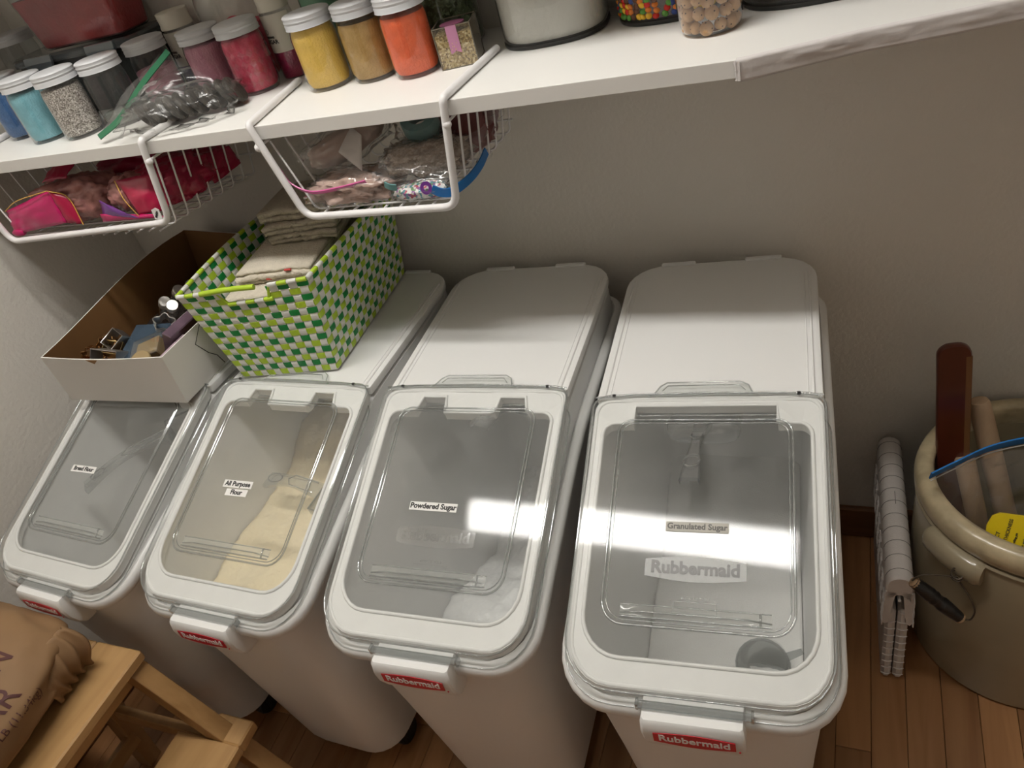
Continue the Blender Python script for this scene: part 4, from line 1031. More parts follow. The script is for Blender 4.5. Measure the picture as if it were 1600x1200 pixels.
fp = wall_panel('front_panel', base[0], base[1], top[0], top[1], (0, 1), M['card'], M['kraft'], bx_, bow=.0035)
wall_panel('side_panel', base[1], base[2], top[1], top[2], (-1, 0), M['card'], M['kraft'], bx_)
wall_panel('rear_panel', base[2], base[3], top[2], top[3], (0, -1), M['card'], M['kraft'], bx_, lambda u: HT + .030 * (u - .3))
wall_panel('side_panel', base[3], base[0], top[3], top[0], (1, 0), M['card'], M['kraft'], bx_, lambda u: HT + .022 * math.sin(pi * min(1, (1 - u) * 1.0)) * (1 - u) + .02 * (1 - u))
box('bottom_panel', .182, .446, -.440, -.062, ZB - .0005, ZB + .0015, M['kraft'], bx_)
M['slit'] = mat('card_slit', (.05, .045, .04), .8)
side = lambda u, z: Vector((lerp(.448, .458, u) + lerp(0, .0195, z / HT) + .0006, lerp(-.444, -.060, u) - .0085 * z / HT * (1 - u), ZB + z))
tube('tab_slit', [side(.25, .104), side(.18, .078), side(.225, .045), side(.262, .028), side(.285, .003)], .0007, M['slit'], bx_, 4)
vs, fs = loft([[(.297, -.4605 + d, ZB + .1045), (.325, -.4605 + d, ZB + .1045), (.311, -.4590 + d, ZB + .0955)] for d in (0, -.0006)])
mesh('thumb_notch', vs, fs, M['kraft'], bx_)

M['tin'] = mat('tin_metal', (.62, .60, .57), .38, 1.0); M['copper'] = mat('copper_metal', (.62, .36, .16), .25, 1.0); M['brass'] = mat('old_brass', (.48, .35, .16), .35, .8)
def cutter(label, outline, H, m, loc, rot, th=.0009, name='cookie_cutter', rim=True):
    t = thing(name, label, 'cookie cutter', (0, 0, 0), 0, 'cookie cutters in the box')
    mt = Matrix.Translation(loc) @ Euler(rot).to_matrix().to_4x4()
    n = len(outline); vs = [mt @ Vector((x, y, z)) for z in (0, H) for x, y in outline]; fs = [(i, (i + 1) % n, n + (i + 1) % n, n + i) for i in range(n)]
    o = mesh('band', vs, fs, m, t, False); md = o.modifiers.new('s', 'SOLIDIFY'); md.thickness = th; md.offset = 0
    if rim: vs, fs = tubev([mt @ Vector((x, y, H)) for x, y in outline], .0012, 5, True); mesh('rolled_edge', vs, fs, m, t, True, 60)
    return t
sq = lambda a, b: [(-a, -b), (a, -b), (a, b), (-a, b)]
flut = lambda R_, k, d: [((R_ + d * math.cos(k * q)) * math.cos(q), (R_ + d * math.cos(k * q)) * math.sin(q)) for q in [2 * pi * i / (k * 6) for i in range(k * 6)]]
def star(R_, r2, k): return [((R_ if i % 2 == 0 else r2) * math.cos(pi * i / k), (R_ if i % 2 == 0 else r2) * math.sin(pi * i / k)) for i in range(2 * k)]
cutter('shiny square tin cutter tilted up at the left of the pile', sq(.0165, .0115), .034, M['tin'], (.270, -.365, .776), (.75, -.45, .95))
cutter('rectangular tin cutter tilted against the front of the box', sq(.026, .011), .030, M['tin'], (.290, -.405, .774), (.95, .20, .10))
cutter('fluted copper cutter nearest the left wall of the box', flut(.019, 10, .0022), .022, M['copper'], (.236, -.400, .770), (1.2, .2, .5))
cutter('fluted copper cutter lying behind the other copper one', flut(.016, 9, .002), .020, M['copper'], (.252, -.372, .775), (.9, .5, .1))
cutter('copper star cutter lying low in the left front corner', star(.020, .012, 6), .018, M['copper'], (.222, -.415, .752), (.3, .15, .2))
cutter('brass rectangular cutter beside the tin one', sq(.016, .012), .020, M['brass'], (.268, -.385, .768), (.5, .4, .3))
cutter('dull tin ring cutter near the right wall', flut(.017, 5, .003), .02, M['tin'], (.330, -.315, .770), (.6, .3, .9))
cutter('large tin star cutter at the dark back of the box', star(.030, .02, 7), .02, M['tin'], (.30, -.20, .750), (.2, .1, .9))
M['bluep'] = clear('blue_plastic', (.45, .55, .65), .12, 2.0, .5, (.10, .15, .21)); M['amber'] = mat('tan_block', (.36, .26, .12), .5, var=.2)
def item(name, label, cat, vsfs, m, loc, rot, group='small things in the white box'):
    mt = Matrix.Translation(loc) @ Euler(rot).to_matrix().to_4x4()
    o = mesh(name, [mt @ Vector(v) for v in vsfs[0]], vsfs[1], m, None); return tag(o, label, cat, group)
t = thing('plastic_case', 'blue-grey clear plastic case lying among the cutters', 'case', (0, 0, 0))
mt = Matrix.Translation((.325, -.368, .764)) @ Euler((.12, .15, .3)).to_matrix().to_4x4()
a_, b_ = boxv(-.035, .035, -.055, .055, -.012, .012, .003); mesh('shell', [mt @ Vector(v) for v in a_], b_, M['bluep'], t)
a_, b_ = boxv(-.036, .036, -.056, .056, -.001, .001); mesh('rim', [mt @ Vector(v) for v in a_], b_, M['scoop'], t)
t = thing('clear_box', 'clear lidded box with tan contents near the front right of the white box', 'box', (0, 0, 0))
mt = Matrix.Translation((.376, -.398, .782)) @ Euler((.25, -.2, .35)).to_matrix().to_4x4()
a_, b_ = boxv(-.033, .033, -.026, .026, -.013, .013, .002); mesh('shell', [mt @ Vector(v) for v in a_], b_, M['acetate'], t)
a_, b_ = boxv(-.024, .024, -.018, .018, -.010, .010, .002); mesh('tan_block', [mt @ Vector(v) for v in a_], b_, M['amber'], t)
M['purplebox'] = mat('mauve_card', (.17, .11, .15), .3, coat=.6, var=.4, vscale=20); M['mauve'] = mat('mauve_light', (.42, .30, .36), .4)
item('photo_card_box', 'glossy dark mauve box standing along the right wall of the white box', 'box', boxv(-.010, .010, -.065, .065, -.030, .030, .0015), M['purplebox'], (.4280, -.335, .789), (0, .45, -.05))
item('card_packet', 'pale mauve packet in the front right corner of the white box', 'packet', boxv(-.004, .004, -.035, .035, -.03, .03, .001), M['mauve'], (.4425, -.410, .770), (0, .15, 0))
item('tan_disc', 'tan round disc in front of the clear lidded box', 'disc', lathev([(.002, 0), (.020, 0), (.021, .003), (.020, .006), (.002, .006)], 24), M['amber'], (.385, -.432, .782), (.5, .1, 0))
M['cutglass'] = clear('clear_tubes', (.8, .8, .8), .05, 3, .15, (.3, .3, .3))
for k, (lx, ly, lz, rz_, lab) in enumerate(((.300, -.268, .786, .3, 'clear capped tube standing nearest the middle of the white box'), (.318, -.245, .794, .5, 'clear capped tube behind the nearest one'), (.338, -.285, .790, .2, 'clear capped tube beside the woven basket'), (.352, -.240, .802, .4, 'clear capped tube farthest back, by the basket rim'))):
    t = thing('glass_tube', lab, 'tube', (0, 0, 0), 0, 'clear capped tubes in the white box')
    mt = Matrix.Translation((lx, ly, lz)) @ Euler((.5, .75, rz_)).to_matrix().to_4x4()
    a_, b_ = lathev([(.002, -.040), (.0095, -.040), (.010, -.038), (.010, .010), (.009, .012)], 20); mesh('tube_wall', [mt @ Vector(v) for v in a_], b_, M['cutglass'], t, True, 40)
    a_, b_ = lathev([(.0105, .008), (.0112, .009), (.0112, .016), (.0105, .0165), (.0112, .017), (.0112, .024), (.010, .0255), (.002, .0255)], 20); mesh('cap', [mt @ Vector(v) for v in a_], b_, M['tin'], t, True, 40)
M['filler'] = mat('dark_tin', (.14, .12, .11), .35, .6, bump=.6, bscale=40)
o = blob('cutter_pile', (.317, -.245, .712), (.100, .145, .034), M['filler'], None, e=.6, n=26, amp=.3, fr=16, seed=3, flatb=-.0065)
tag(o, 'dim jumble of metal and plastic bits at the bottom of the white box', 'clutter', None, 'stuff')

# ------------------------------------------------------------------ green woven basket
M['wv_white'] = mat('woven_white', (.70, .70, .66), .38); M['wv_lime'] = mat('woven_lime', (.42, .60, .035), .35); M['wv_green'] = mat('woven_green', (.004, .22, .045), .33)
gb_ = thing('woven_basket', 'green, lime and white woven plastic basket of folded cloths', 'basket', (0, 0, 0))
Z0, Z1 = .7045, .880
b4 = [Vector(q) for q in ((.5235, -.372), (.706, -.346), (.690, -.044), (.508, -.062))]
t4 = [Vector(q) for q in ((.490, -.384), (.7225, -.340), (.716, -.028), (.484, -.040))]
NC = (14, 21, 14, 21); NR = 14
def wall_pt(k, u, v):
    a, b = b4[k], b4[(k + 1) % 4]; c, d = t4[(k + 1) % 4], t4[k]
    p = a.lerp(b, u).lerp(d.lerp(c, u), v)
    e = (b - a).normalized(); nn = Vector((e.y, -e.x))
    bow = (.006 if k % 2 else .003) * math.sin(pi * u) * (.3 + v)
    p = p + nn * bow
    z = Z0 + (Z1 - Z0) * v
    if k % 2: z += .004 * v * math.sin(pi * u)
    return Vector((p.x, p.y, z)), Vector((nn.x, nn.y, 0))
HU0, HU1 = .36, .68    # handle opening on the front face
def cut(k, u, v): return k in (0, 2) and HU0 < u < HU1 and v > .86
PITCH = 1.0 / NR
th = .0009; amp = .00095
# horizontal bands: colour by row, one loop each (top ones broken by the handle openings)
for r in range(NR):
    v = (r + .5) / NR; hw = .40 * PITCH; m = M['wv_green'] if r % 2 else M['wv_lime']
    segs = [[]]; 
    for k in range(4):
        n = NC[k] * 4
        for i in range(n):
            u = i / n
            if cut(k, u, v + .02):
                if segs[-1]: segs.append([])
                continue
            c = u * NC[k]; s = math.cos(pi * (c - .5)) * (1 if int(c) >= 0 else 1)
            s = math.sin(pi * (c)) * (1 if (int(c) % 2 == 0) else 1)
            par = 1 if (int(math.floor(c)) + r) % 2 == 0 else -1
            off = amp * par * abs(math.sin(pi * (c - math.floor(c)))) ** .6
            lo_, nn = wall_pt(k, u, v - hw); hi_, _ = wall_pt(k, u, v + hw)
            segs[-1].append((lo_, hi_, nn, off))
    whole = len(segs) == 1
    if not whole: segs[0] = segs[-1] + segs[0]; segs = segs[:-1]
    for sg in segs:
        if len(sg) < 3: continue
        L = [[lo_ + nn * (off - th / 2), hi_ + nn * (off - th / 2), hi_ + nn * (off + th / 2), lo_ + nn * (off + th / 2)] for lo_, hi_, nn, off in sg]
        if whole: L.append(L[0])
        vs, fs = loft(L, not whole, not whole); mesh('woven_band', vs, fs, m, gb_)
# vertical white stakes
for k in range(4):
    for i in range(NC[k]):
        u = (i + .5) / NC[k]; hu = .42 / NC[k]; L = []
        n = NR * 4; vmax = .86 if (k in (0, 2) and HU0 < u < HU1) else 1.0
        j = 0
        while j <= n and j / n <= vmax + 1e-6:
            v = j / n; c = v * NR; par = -1 if (i + int(math.floor(min(c, NR - .001)))) % 2 == 0 else 1
            off = amp * par * abs(math.sin(pi * (c - math.floor(c)))) ** .6
            a, nn = wall_pt(k, u - hu, v); b, _ = wall_pt(k, u + hu, v)
            L.append([a + nn * (off - th / 2), b + nn * (off - th / 2), b + nn * (off + th / 2), a + nn * (off + th / 2)]); j += 1
        vs, fs = loft(L); mesh('woven_stake', vs, fs, M['wv_white'], gb_)
# rim wraps, alternating white and lime
def wrap(p0, p1, nn, m, r=.0048, seg=8):
    d = (p1 - p0); g = d * .05; vs, fs = tubev([p0 + g * .4, p0 + g * 1.5, p1 - g * 1.5, p1 - g * .4], [r * .86, r, r, r * .86], seg, False, 1.0)
    return mesh('rim_wrap', vs, fs, m, gb_, True, 50)
q_ = 0
for k in range(4):
    for i in range(NC[k]):
        u0, u1 = i / NC[k], (i + 1) / NC[k]; um = (u0 + u1) / 2
        if k in (0, 2) and HU0 < um < HU1: v = .86
        else: v = 1.0
        p0, nn = wall_pt(k, u0, v); p1, _ = wall_pt(k, u1, v)
        wrap(p0, p1, nn, M['wv_lime'] if q_ % 2 else M['wv_white'], .0040); q_ += 1
for k in (0, 2):
    pts = []
    for i in range(17):
        u = HU0 - .16 + (HU1 - HU0 + .10) * i / 16; p, nn = wall_pt(k, u, 1.0); pts.append(p + nn * .001 + Vector((0, 0, .0010 + .002 * math.sin(pi * i / 16))))
    tube('handle', pts, .0046, M['wv_lime'], gb_, 10)
    for uu, dr in ((HU0, -.045), (HU1, .045)):
        a, nn = wall_pt(k, uu, .86); b, _ = wall_pt(k, uu + dr, 1.0); tube('handle_edge', [a, a.lerp(b, .5) + Vector((0, 0, .001)), b], .0024, M['wv_lime'], gb_, 8)
vs, fs = loft([[(b.x, b.y, Z0) for b in b4], [(b.x, b.y, Z0 + .002) for b in b4]]); mesh('bottom', vs, fs, M['wv_white'], gb_)

# folded cloths
M['cloth'] = mat('unbleached_cotton', (.56, .50, .40), .9, bump=.7, bscale=220, var=.08, vscale=90)
M['cloth2'] = mat('cotton_light', (.66, .60, .49), .9, bump=.7, bscale=240, var=.07, vscale=80)
M['stripe'] = mat('red_stitch', (.50, .06, .05), .8)
def cloth(label, loc, w, d, layers, lt, rz=0, m='cloth', wob=.0022, seed=0, tilt=(0, 0), roll=False, stripes=()):
    """a cloth folded back and forth: serpentine profile along depth, swept across the width"""
    prof_ = []
    for k in range(layers):
        z = lt * (k + .5); fwd = (k % 2 == 0)
        ys = [(-d / 2 + d * i / 10) for i in range(11)]
        if not fwd: ys = ys[::-1]
        prof_ += [(y, z) for y in ys]
        if k < layers - 1:
            s = 1 if fwd else -1; ye = ys[-1]
            for q in range(1, 5): a = -pi / 2 + pi * q / 5; prof_.append((ye + s * lt / 2 * math.cos(a), z + lt / 2 + lt / 2 * math.sin(a)))
    NU = 34; R_ = Matrix.Translation(loc) @ Euler((tilt[0], tilt[1], rz)).to_matrix().to_4x4(); L = []
    for i in range(NU + 1):
        u = -1 + 2 * i / NU; x = u * w / 2; row = []
        for j, (y, z) in enumerate(prof_):
            nx = noise.noise(Vector((u * 3.2 + seed, z * 260, y * 6))); n2 = noise.noise(Vector((u * 9 + seed, z * 90, 4.0)))
            droop = -.004 * abs(u) ** 4 * (z / (lt * layers))
            ex = 1 + .05 * noise.noise(Vector((seed, z * 400, 1.5)))
            row.append(R_ @ Vector((x * ex, y + .004 * n2, z + wob * nx * .6 * (z / (lt * layers) + .3) + droop)))
        L.append(row)
    vs, fs = loft(L, False, False, False); o = mesh('folded_cloth', vs, fs, M[m], None, True)
    md = o.modifiers.new('s', 'SOLIDIFY'); md.thickness = lt * .8; md.offset = 0
    tag(o, label, 'cloth', 'folded cotton cloths in the woven basket')
    for (u, k, wd) in stripes:
        z = lt * (k + .5); pts = [R_ @ Vector((u * w / 2 + wd * (q - 2) / 4, -d / 2 - lt * .62, z)) for q in range(5)]
        tube('red_stripe', pts, lt * .33, M['stripe'], o, 6)
    return o
cloth('cotton cloth, lowest of the front stack, seen through the handle opening', (.602, -.262, Z0 + .003), .150, .150, 6, .0095, .16, 'cloth2', .004, 1)
cloth('cotton cloth second from the bottom of the front stack, just inside the handle opening', (.598, -.262, Z0 + .061), .152, .150, 6, .0078, .13, 'cloth2', .004, 2)
cloth('striped cotton cloth with two red marks, third from the bottom of the front stack', (.586, -.250, Z0 + .110), .150, .150, 4, .0062, .17, 'cloth2', .004, 3, (0, 0), False, ((-.10, 1, .012), (.02, 0, .014)))
cloth('cotton cloth on top of the front stack with small red marks on its folded edge', (.596, -.208, Z0 + .136), .145, .150, 4, .0062, .14, 'cloth2', .004, 4, (0, 0), False, ((-.12, 1, .010), (.45, 3, .012)))
cloth('plain cotton cloth, lowest of the rear stack', (.614, -.133, Z0 + .163), .136, .125, 2, .0072, .12, 'cloth', .004, 5)
cloth('plain cotton cloth in the middle of the rear stack', (.608, -.128, Z0 + .178), .142, .125, 2, .0085, .16, 'cloth', .004, 6)
cloth('plain rolled-edge cotton cloth on top of the rear stack', (.602, -.122, Z0 + .196), .144, .115, 2, .0105, .10, 'cloth', .004, 7)
cloth('plain cotton cloth at the bottom rear under the rear stack', (.605, -.115, Z0 + .003), .145, .105, 9, .0145, .05, 'cloth', .003, 8)

# ------------------------------------------------------------------ folded plastic step stool
M['stool'] = mat('stool_plastic', (.68, .635, .60), .5, bump=.15, bscale=400)
fs_ = thing('folding_stool', 'folded white plastic step stool standing between the bins and the crock', 'stool', (1.5665, -.012, 0), math.radians(1.8))
fs_.scale = (.86, 1, 1)
SL = .323
def slab(x0, x1, ya, yb, z0, z1, b=.003): return boxv(x0, x1, ya, yb, z0, z1, b)
# ridge: rounded top made of the two folded seat halves
L = []
for y in (-SL, -SL + .004, -.004, 0):
    e = .003 if y in (-SL, 0) else 0; lp = []
    for q in range(11):
        a = pi * q / 10; lp.append(((.0235 - e) * math.cos(a), y, .268 + (.026 - e) * math.sin(a) ** .8))
    lp += [(-.0235 + e, y, .235), (-.004, y, .250), (.004, y, .250), (.0235 - e, y, .235)]
    L.append(lp)
vs, fs = loft(L); mesh('seat_ridge', vs, fs, M['stool'], fs_, True, 35)
for s in (-1, 1):
    vs, fs = loft([[(s * .006, y, .256), (s * .0235, y, .256), (s * (.027), y, .178), (s * .0225, y, .170), (s * .016, y, .174)] for y in (-SL, 0)]); mesh('seat_half', vs, fs, M['stool'], fs_)
    # honeycomb ribs seen on the outer face
    for i in range(8):
        for j in range(3):
            yy = -.02 - i * .040; zz = .185 + j * .026
            fr_ = []
            for q in range(6): a = pi / 3 * q + pi / 6; fr_.append((s * (.0252 + .0008 * (2 - j)), yy - .018 + .015 * math.cos(a), zz + .0115 * math.sin(a)))
            vs, fs = tubev(fr_, .0012, 4, True); mesh('grip_rib', vs, fs, M['stool'], fs_)
    # leg panel below
    x0, x1 = (.0015, .0205) if s > 0 else (-.0205, -.0015)
    vs, fs = slab(x0, x1, -SL + .004, -.01, .0, .200, .006); mesh('leg_panel', vs, fs, M['stool'], fs_, True, 30)
    for i in range(9):
        z = .018 + i * .0195; cx_ = (x0 + x1) / 2
        pts = [(cx_ - .0095 + .019 * q / 8, -SL + .0035 - .0006, z - .0035 * math.sin(pi * q / 8)) for q in range(9)]
        tube('step_line', pts, .0009, M['stool'], fs_, 4)
M['gap'] = mat('seam_dark', (.22, .20, .19), .8)
for i in range(11):
    y = -.018 - i * .0288
    pts = [(.0240 * math.cos(a), y + .002 * math.sin(a), .268 + .0264 * math.sin(a) ** .8) for a in [pi * (.06 + .88 * q / 12) for q in range(13)]]
    tube('top_seam', pts, .00055, M['gap'], fs_, 4)
tube('hinge_pin', [(.001, -SL - .001, .236), (.001, -SL + .02, .236)], .0028, M['wire'], fs_, 10)
tube('centre_seam', [(.001, -.140, .2946), (.001, -.168, .2946)], .0006, M['gap'], fs_, 4)

# ------------------------------------------------------------------ stoneware crock
CX, CY = 1.778, -.187
cr = thing('stoneware_crock', 'large tan stoneware crock with lug handles in the right corner', 'crock', (CX, CY, 0))
M['glaze'] = mat('salt_glaze', (.35, .295, .195), .22, bump=.12, bscale=18, var=.15, vscale=5, coat=.35)
M['glaze2'] = mat('glaze_rim', (.52, .43, .27), .3, bump=.2, bscale=40, var=.3, vscale=35, coat=.3)
M['glazein'] = mat('glaze_inside', (.30, .27, .17), .35, coat=.3)
pr = [(.08, 0), (.158, 0), (.166, .006), (.170, .05), (.1765, .15), (.1785, .24), (.1775, .33), (.1745, .352), (.1745, .358)]
lathe('body', pr + [(.160, .358), (.159, .30), (.158, .10), (.150, .02), (.01, .018)], M['glaze'], cr, 72, 40)
lathe('rim', [(.1600, .352), (.1745, .354), (.1800, .359), (.1830, .370), (.1830, .380), (.1800, .3905), (.1740, .3960), (.1640, .3975), (.1570, .3950), (.1545, .388), (.156, .37), (.1600, .352)], M['glaze2'], cr, 72, 60, cap=False)
lathe('neck_line', [(.1785, .344), (.1800, .346), (.1800, .349), (.1770, .351)], M['glaze'], cr, 72, 60, cap=False)
def around(a, z, r): return Vector((r * math.cos(a), r * math.sin(a), z))
M['iron'] = mat('rusty_wire', (.10, .08, .06), .5, .7); M['blackwood'] = mat('worn_black_handle', (.012, .011, .011), .35, bump=.4, bscale=60); M['rawwood'] = mat('bare_wood_end', (.38, .24, .13), .7, var=.3, vscale=80)
for sd, a0 in (('l', math.radians(223)), ('r', math.radians(43))):
    # half-round lug
    L = []
    for i in range(15):
        t_ = -1 + 2 * i / 14; a = a0 + t_ * .27; e = (1 if abs(t_) < .9 else .8)
        rb = .1772; o_ = .021 * e; lp = []
        for q in range(9):
            b = pi * q / 8; lp.append(around(a, (.330) + .024 * e * math.cos(b), rb + o_ * math.sin(b) ** .7))
        lp += [around(a, .306, rb - .004), around(a, .354, rb - .004)]
        L.append(lp)
    vs, fs = loft(L); lug = mesh('lug_handle', vs, fs, M['glaze'], cr, True, 50)
    if sd == 'l':
        O_ = Vector((CX, CY, 0))
        hw0 = Vector((1.5925, -.348, .306)) - O_; hw1 = Vector((1.6600, -.356, .240)) - O_
        lp0 = Vector((1.6500, -.340, .318)) - O_
        tube('bail_wire', curve([lp0, Vector((1.628, -.343, .322)) - O_, Vector((1.603, -.346, .322)) - O_, hw0 - (hw1 - hw0) * .03], 8), .0014, M['iron'], cr, 6)
        tube('bail_wire', curve([lp0, Vector((1.668, -.352, .290)) - O_, Vector((1.677, -.358, .266)) - O_, Vector((1.674, -.357, .240)) - O_, hw1 + (hw1 - hw0) * .03], 8), .0014, M['iron'], cr, 6)
        for dz in (0, .005): tube('wire_loop', [lp0 + Vector((.008 * math.cos(q), .006 * math.sin(q), .004 + dz + .006 * math.sin(q))) for q in [2 * pi * k / 14 for k in range(14)]], .0013, M['iron'], cr, 5, True)
        n = 26; P_ = [hw0.lerp(hw1, i / (n - 1)) for i in range(n)]
        rad = []
        for i in range(n):
            s = i / (n - 1); r0 = .0088 + .0030 * math.sin(pi * s)
            if abs(s - .5) < .035 or abs(s - .42) < .02 or abs(s - .58) < .02: r0 -= .0016
            rad.append(r0)
        hd = tube('grip', P_, rad, M['blackwood'], cr, 16)
        for (u0, u1) in ((-.02, .045), (.955, 1.02)):
            tube('grip_end', [hw0.lerp(hw1, u0), hw0.lerp(hw1, (u0 + u1) / 2), hw0.lerp(hw1, u1)], [.0065, .0094, .0092], M['rawwood'], hd, 12)

# things standing in the crock
M['walnut'] = mat('dark_red_wood', (.095, .018, .008), .32, coat=.3, var=.25, vscale=5, stretch=(6, 6, 1)); M['edgew'] = mat('lighter_wood_edge', (.17, .075, .028), .4)
def plank_between(name, label, cat, a, b, w, t_, m, xdir):
    root = thing(name, label, cat, (0, 0, 0)); a, b = Vector(a), Vector(b); Z = (b - a); H_ = Z.length; Z.normalize()
    X = Vector(xdir); X = (X - Z * X.dot(Z)).normalized(); Y = Z.cross(X); mt = Matrix(((X.x, Y.x, Z.x, a.x), (X.y, Y.y, Z.y, a.y), (X.z, Y.z, Z.z, a.z), (0, 0, 0, 1)))
    out = [(-w / 2, 0), (w / 2, 0), (w / 2, H_ - .018)] + [(w / 2 - .018 + .018 * math.cos(q), H_ - .018 + .018 * math.sin(q)) for q in [pi / 2 * k / 6 for k in range(1, 7)]] + [(-w / 2 + .018 - .018 * math.sin(q), H_ - .018 + .018 * math.cos(q)) for q in [pi / 2 * k / 6 for k in range(0, 7)]]
    L = []
    for y, s in ((-t_ / 2, .93), (-t_ / 2 + .003, 1), (t_ / 2 - .003, 1), (t_ / 2, .93)):
        L.append([mt @ Vector((x * s, y, z - (0 if s == 1 else .0015))) for x, z in out])
    vs, fs = loft(L); mesh('blade', vs, fs, m, root, True, 40)
    return root, mt, H_
pd, mt, H_ = plank_between('wooden_paddle', 'tall dark red-brown wooden board standing in the crock', 'board', (1.675, -.180, .020), (1.638, -.118, .588), .047, .014, M['walnut'], (1, .12, 0))
a_, b_ = boxv(.0235 - .009, .0235 + .0006, -.0072, .0072, .02, H_ - .02, .001); part(mesh('pale_edge', [mt @ Vector(v) for v in a_], b_, M['edgew'], pd), 'lighter brown edge strip')
M['beech'] = mat('pale_beech', (.44, .30, .185), .55, var=.12, vscale=10, stretch=(5, 5, 1), bump=.2, bscale=60)
def pin(label, a, b, r):
    t = thing('rolling_pin', label, 'rolling pin', (0, 0, 0), 0, 'pale wooden rolling pins in the crock'); a, b = Vector(a), Vector(b)
    d = b - a; us = (0, .01, .03, .5, .97, .99, 1.0); rs = (.8, .96, 1, 1, 1, .95, .82)
    tube('roller', [a + d * u for u in us], [r * q for q in rs], M['beech'], t, 24)
    return t
pin('pale wooden rolling pin leaning behind the blue-zip bag, beside the dark board', (1.800, -.185, .035), (1.684, -.100, .462), .0165)
pin('second pale rolling pin seen low through the clear bag', (1.755, -.250, .026), (1.668, -.142, .380), .0155)
# zip bag with blue closure
zb2 = thing('freezer_bag', 'clear bag with a blue zip closure and a yellow label in the crock', 'plastic bag', (0, 0, 0))
patch('film', [(1.690, -.262, .200), (1.840, -.215, .200), (1.800, -.160, .452), (1.6155, -.243, .436)], M['film2'], zb2, (-.01, -.035, .01), .012, 34, 26, .0005, seed=41)
patch('film', [(1.700, -.200, .190), (1.840, -.150, .190), (1.802, -.152, .452), (1.6165, -.238, .436)], M['film2'], zb2, (.0, .02, .0), .010, 30, 22, .0005, seed=47)
strip('blue_closure', curve([(1.611, -.2475, .436), (1.640, -.228, .441), (1.690, -.197, .450), (1.745, -.178, .456), (1.802, -.158, .452)], 8), .0200, M['blue'], zb2, (.1, -.35, 1), .0022)
strip('closure_track', curve([(1.612, -.2485, .4265), (1.640, -.230, .4325), (1.690, -.199, .4415), (1.745, -.180, .4475), (1.802, -.160, .4435)], 8), .0025, M['paper'], zb2, (.1, -.35, 1), .0012)
M['yellow'] = mat('yellow_label', (.78, .58, .01), .45)
cA, cB, cD, cE = Vector((1.688, -.296, .316)), Vector((1.775, -.300, .312)), Vector((1.775, -.258, .372)), Vector((1.703, -.262, .368))
u_ = (cB - cA).normalized(); v_ = (cE - cA); v_ = (v_ - u_ * v_.dot(u_)).normalized(); n_ = u_.cross(v_)
lm_ = Matrix(((u_.x, v_.x, n_.x, cA.x), (u_.y, v_.y, n_.y, cA.y), (u_.z, v_.z, n_.z, cA.z), (0, 0, 0, 1)))
pk = thing('yellow_packet', 'flat packet with a yellow printed label inside the blue-zip bag', 'packet')
out = [(.0, -.02), (.11, -.02), (.11, .072), (.016, .072), (.006, .066), (.0, .05)]
vs, fs = loft([[lm_ @ Vector((x, y, z)) for x, y in out] for z in (-.006, 0)]); mesh('sheet', vs, fs, M['yellow'], pk)
for i, (s_, sz) in enumerate((('FOR EXACT', .0075), ('DOUGH THICKNESS', .0068), ('use with any rolling pin', .0045), ('place rings on each end', .0045), ('of pin and roll dough', .0045), ('wash before first use', .0045))):
    text('lettering', s_, sz, M['ink'], pk, lm_ @ Matrix.Translation((.010 + i * .0115, .004, .0006)) @ Matrix.Rotation(pi / 2 - .15, 4, 'Z'), .0001, .0001, 'LEFT')

# ------------------------------------------------------------------ wooden step stool and paper bag
M['pine'] = wood('pale_birch', (.50, .30, .125), (.40, .225, .085), (12, 1.2, 12), .45, .06)
M['pinez'] = wood('pale_birch_legs', (.42, .245, .10), (.33, .18, .065), (12, 12, 1.2), .45, .06)
ws = thing('step_stool', 'pale wooden two-step stool under the brown paper bag', 'stool', (0, 0, 0))
yR, yF = -.768, -1.16
box('top_board', .345, .4455, yF, yR, .430, .4505, M['pine'], ws, .003)
box('top_board', .245, .343, yF, yR, .430, .4505, M['pine'], ws, .003)
vs, fs = boxv(.4605 + .012, .560, yF + .0, -.757, .226, .249, .003)
box('lower_step', .4220, .5605, yF + .045, -.802, .226, .249, M['pine'], ws, .003)
box('lower_step', .4830, .5605, -.803, -.757, .226, .249, M['pine'], ws, .003)
def beam(name, a, b, wy, wx, m):
    a, b = Vector(a), Vector(b); L = []
    for p in (a, b): L.append([p + Vector((-wx, -wy, 0)), p + Vector((wx, -wy, 0)), p + Vector((wx, wy, 0)), p + Vector((-wx, wy, 0))])
    vs, fs = loft(L); o = mesh(name, vs, fs, m, ws); bvm = o.modifiers.new('b', 'BEVEL'); bvm.width = .002; bvm.segments = 2; return o
for yy in (-.787, yF + .02):
    beam('front_leg', (.6290, yy, 0), (.4160, yy, .430), .016, .019, M['pinez'])
    beam('rear_leg', (.165, yy, 0), (.268, yy, .430), .016, .019, M['pinez'])
    box('side_rail', .215, .545, yy - .009, yy + .009, .196, .226, M['pine'], ws, .002)
box('apron', .398, .412, yF + .02, -.79, .385, .430, M['pine'], ws, .002)
box('apron', .268, .280, yF + .02, -.79, .385, .430, M['pine'], ws, .002)
box('step_apron', .505, .517, yF + .04, -.79, .180, .226, M['pine'], ws, .002)
box('stretcher', .203, .217, yF + .02, -.79, .10, .135, M['pine'], ws, .002)
M['screw'] = mat('screw_hole', (.05, .025, .012), .6)
for y in (-.852,): 
    a_, b_ = lathev([(.0022, 0), (.0022, .0006)], 12); mesh('screw_hole', [Vector(v) + Vector((.520, y, .249)) for v in a_], b_, M['screw'], ws)
M['kraftbag'] = mat('kraft_paper', (.25, .142, .064), .7, bump=.4, bscale=12, var=.12, vscale=6)
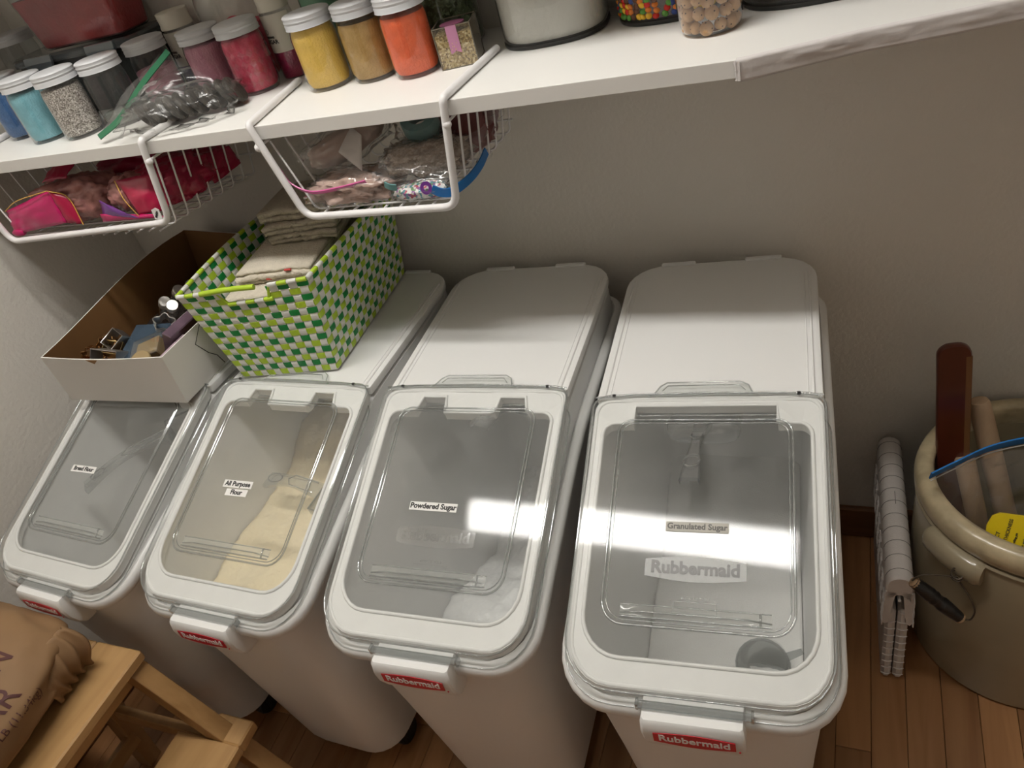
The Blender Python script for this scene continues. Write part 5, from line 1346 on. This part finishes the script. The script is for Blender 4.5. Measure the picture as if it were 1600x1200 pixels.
pb = thing('paper_bag', 'large brown paper sugar bag lying on the wooden step stool', 'bag', (0, 0, 0))
NU, NV = 60, 60
bc_ = Vector((.130, -1.065, .520)); hx_, hy_, hz_ = .285, .290, .090
vs = []; fs = []
def bagpt(u, v):   # spherical params on a superellipsoid, crumpled
    cu, su, cv, sv = math.cos(u), math.sin(u), math.cos(v), math.sin(v); P_ = lambda a, e: math.copysign(abs(a) ** e, a)
    x = P_(cv, .8) * P_(cu, .45); y = P_(cv, .6) * P_(su, .38); z = P_(sv, .9)
    p = Vector((x, y, z)); q = p * 2.4
    ridge = abs(noise.noise(q * 1.1 + Vector((3, 1, 7)))) - .25
    d = 1 + .035 * noise.noise(q) - .05 * ridge
    z2 = z * d
    crease = .05 * noise.noise(Vector((x * 3, y * 9, z * 3))) * max(0, abs(x) - .3)
    X = bc_.x + hx_ * x * d + hx_ * crease; Y = bc_.y + hy_ * y * d; Z = bc_.z + hz_ * z2
    if X < WX0 + .006: X = WX0 + .006 + .0
    return Vector((X, Y, max(Z, .4512)))
for j in range(NV + 1):
    for i in range(NU): vs.append(bagpt(2 * pi * i / NU, -pi / 2 + pi * j / NV))
for j in range(NV):
    for i in range(NU): fs.append((j * NU + i, j * NU + (i + 1) % NU, (j + 1) * NU + (i + 1) % NU, (j + 1) * NU + i))
bag_o = mesh('sack', vs, fs, M['kraftbag'], pb, True)
# crumpled stitched end towards the bins
def endpt(u, v):
    y = lerp(-.800, -.885, u); ple = .007 * abs(math.sin(u * 13 + v * 1.2)) + .003 * math.sin(u * 29)
    x = .374 + .020 * math.sin(pi * min(1, v * 1.1)) + ple; z = lerp(.552, .462, v) - .010 * abs(u - .4)
    return Vector((x, y + .006 * math.sin(v * 5 + u * 3), z))
vs, fs = sheet(endpt, 40, 16); o = mesh('folded_end', vs, fs, M['kraftbag'], pb, True); md = o.modifiers.new('s', 'SOLIDIFY'); md.thickness = .004
M['brownink'] = mat('dark_brown_print', (.075, .02, .018), .7)
bpy.context.view_layer.update()
from mathutils.bvhtree import BVHTree
bvh = BVHTree.FromPolygons([v.co.copy() for v in bag_o.data.vertices], [tuple(p.vertices) for p in bag_o.data.polygons])
DN = Vector((.6, 0, -.8)); DC = Vector((-.8, 0, -.6))
def bagtext(s_, size, s0, y, bold=.0005, sx=1.0):
    O = Vector((.400, y, .560)) + DN * s0 - DC * .15
    mw = Matrix(((0, -DN.x, -DC.x, O.x), (1, 0, 0, O.y), (0, -DN.z, -DC.z, O.z), (0, 0, 0, 1)))
    o = text('lettering', s_, size, M['brownink'], pb, mw, 0.0, bold, 'RIGHT', sx)
    bm = bmesh.new(); bm.from_mesh(o.data)
    for _ in range(2): bmesh.ops.subdivide_edges(bm, edges=[e for e in bm.edges if e.calc_length() > .006], cuts=1, use_grid_fill=False)
    bmesh.ops.triangulate(bm, faces=bm.faces); bm.to_mesh(o.data); bm.free()
    for v in o.data.vertices:
        h = bvh.ray_cast(v.co.copy(), DC)
        v.co = (h[0] if h[0] else v.co + DC * .15) - DC * .0012
    return o
bagtext('GOLDEN', .024, -.080, -.866, .0001)
bagtext('BROWN', .044, -.044, -.868, .0003)
bagtext('SUGAR', .044, .000, -.910, .0003)
bagtext('NET WT 25 LB (11.34kg)', .016, .030, -.890, .0)
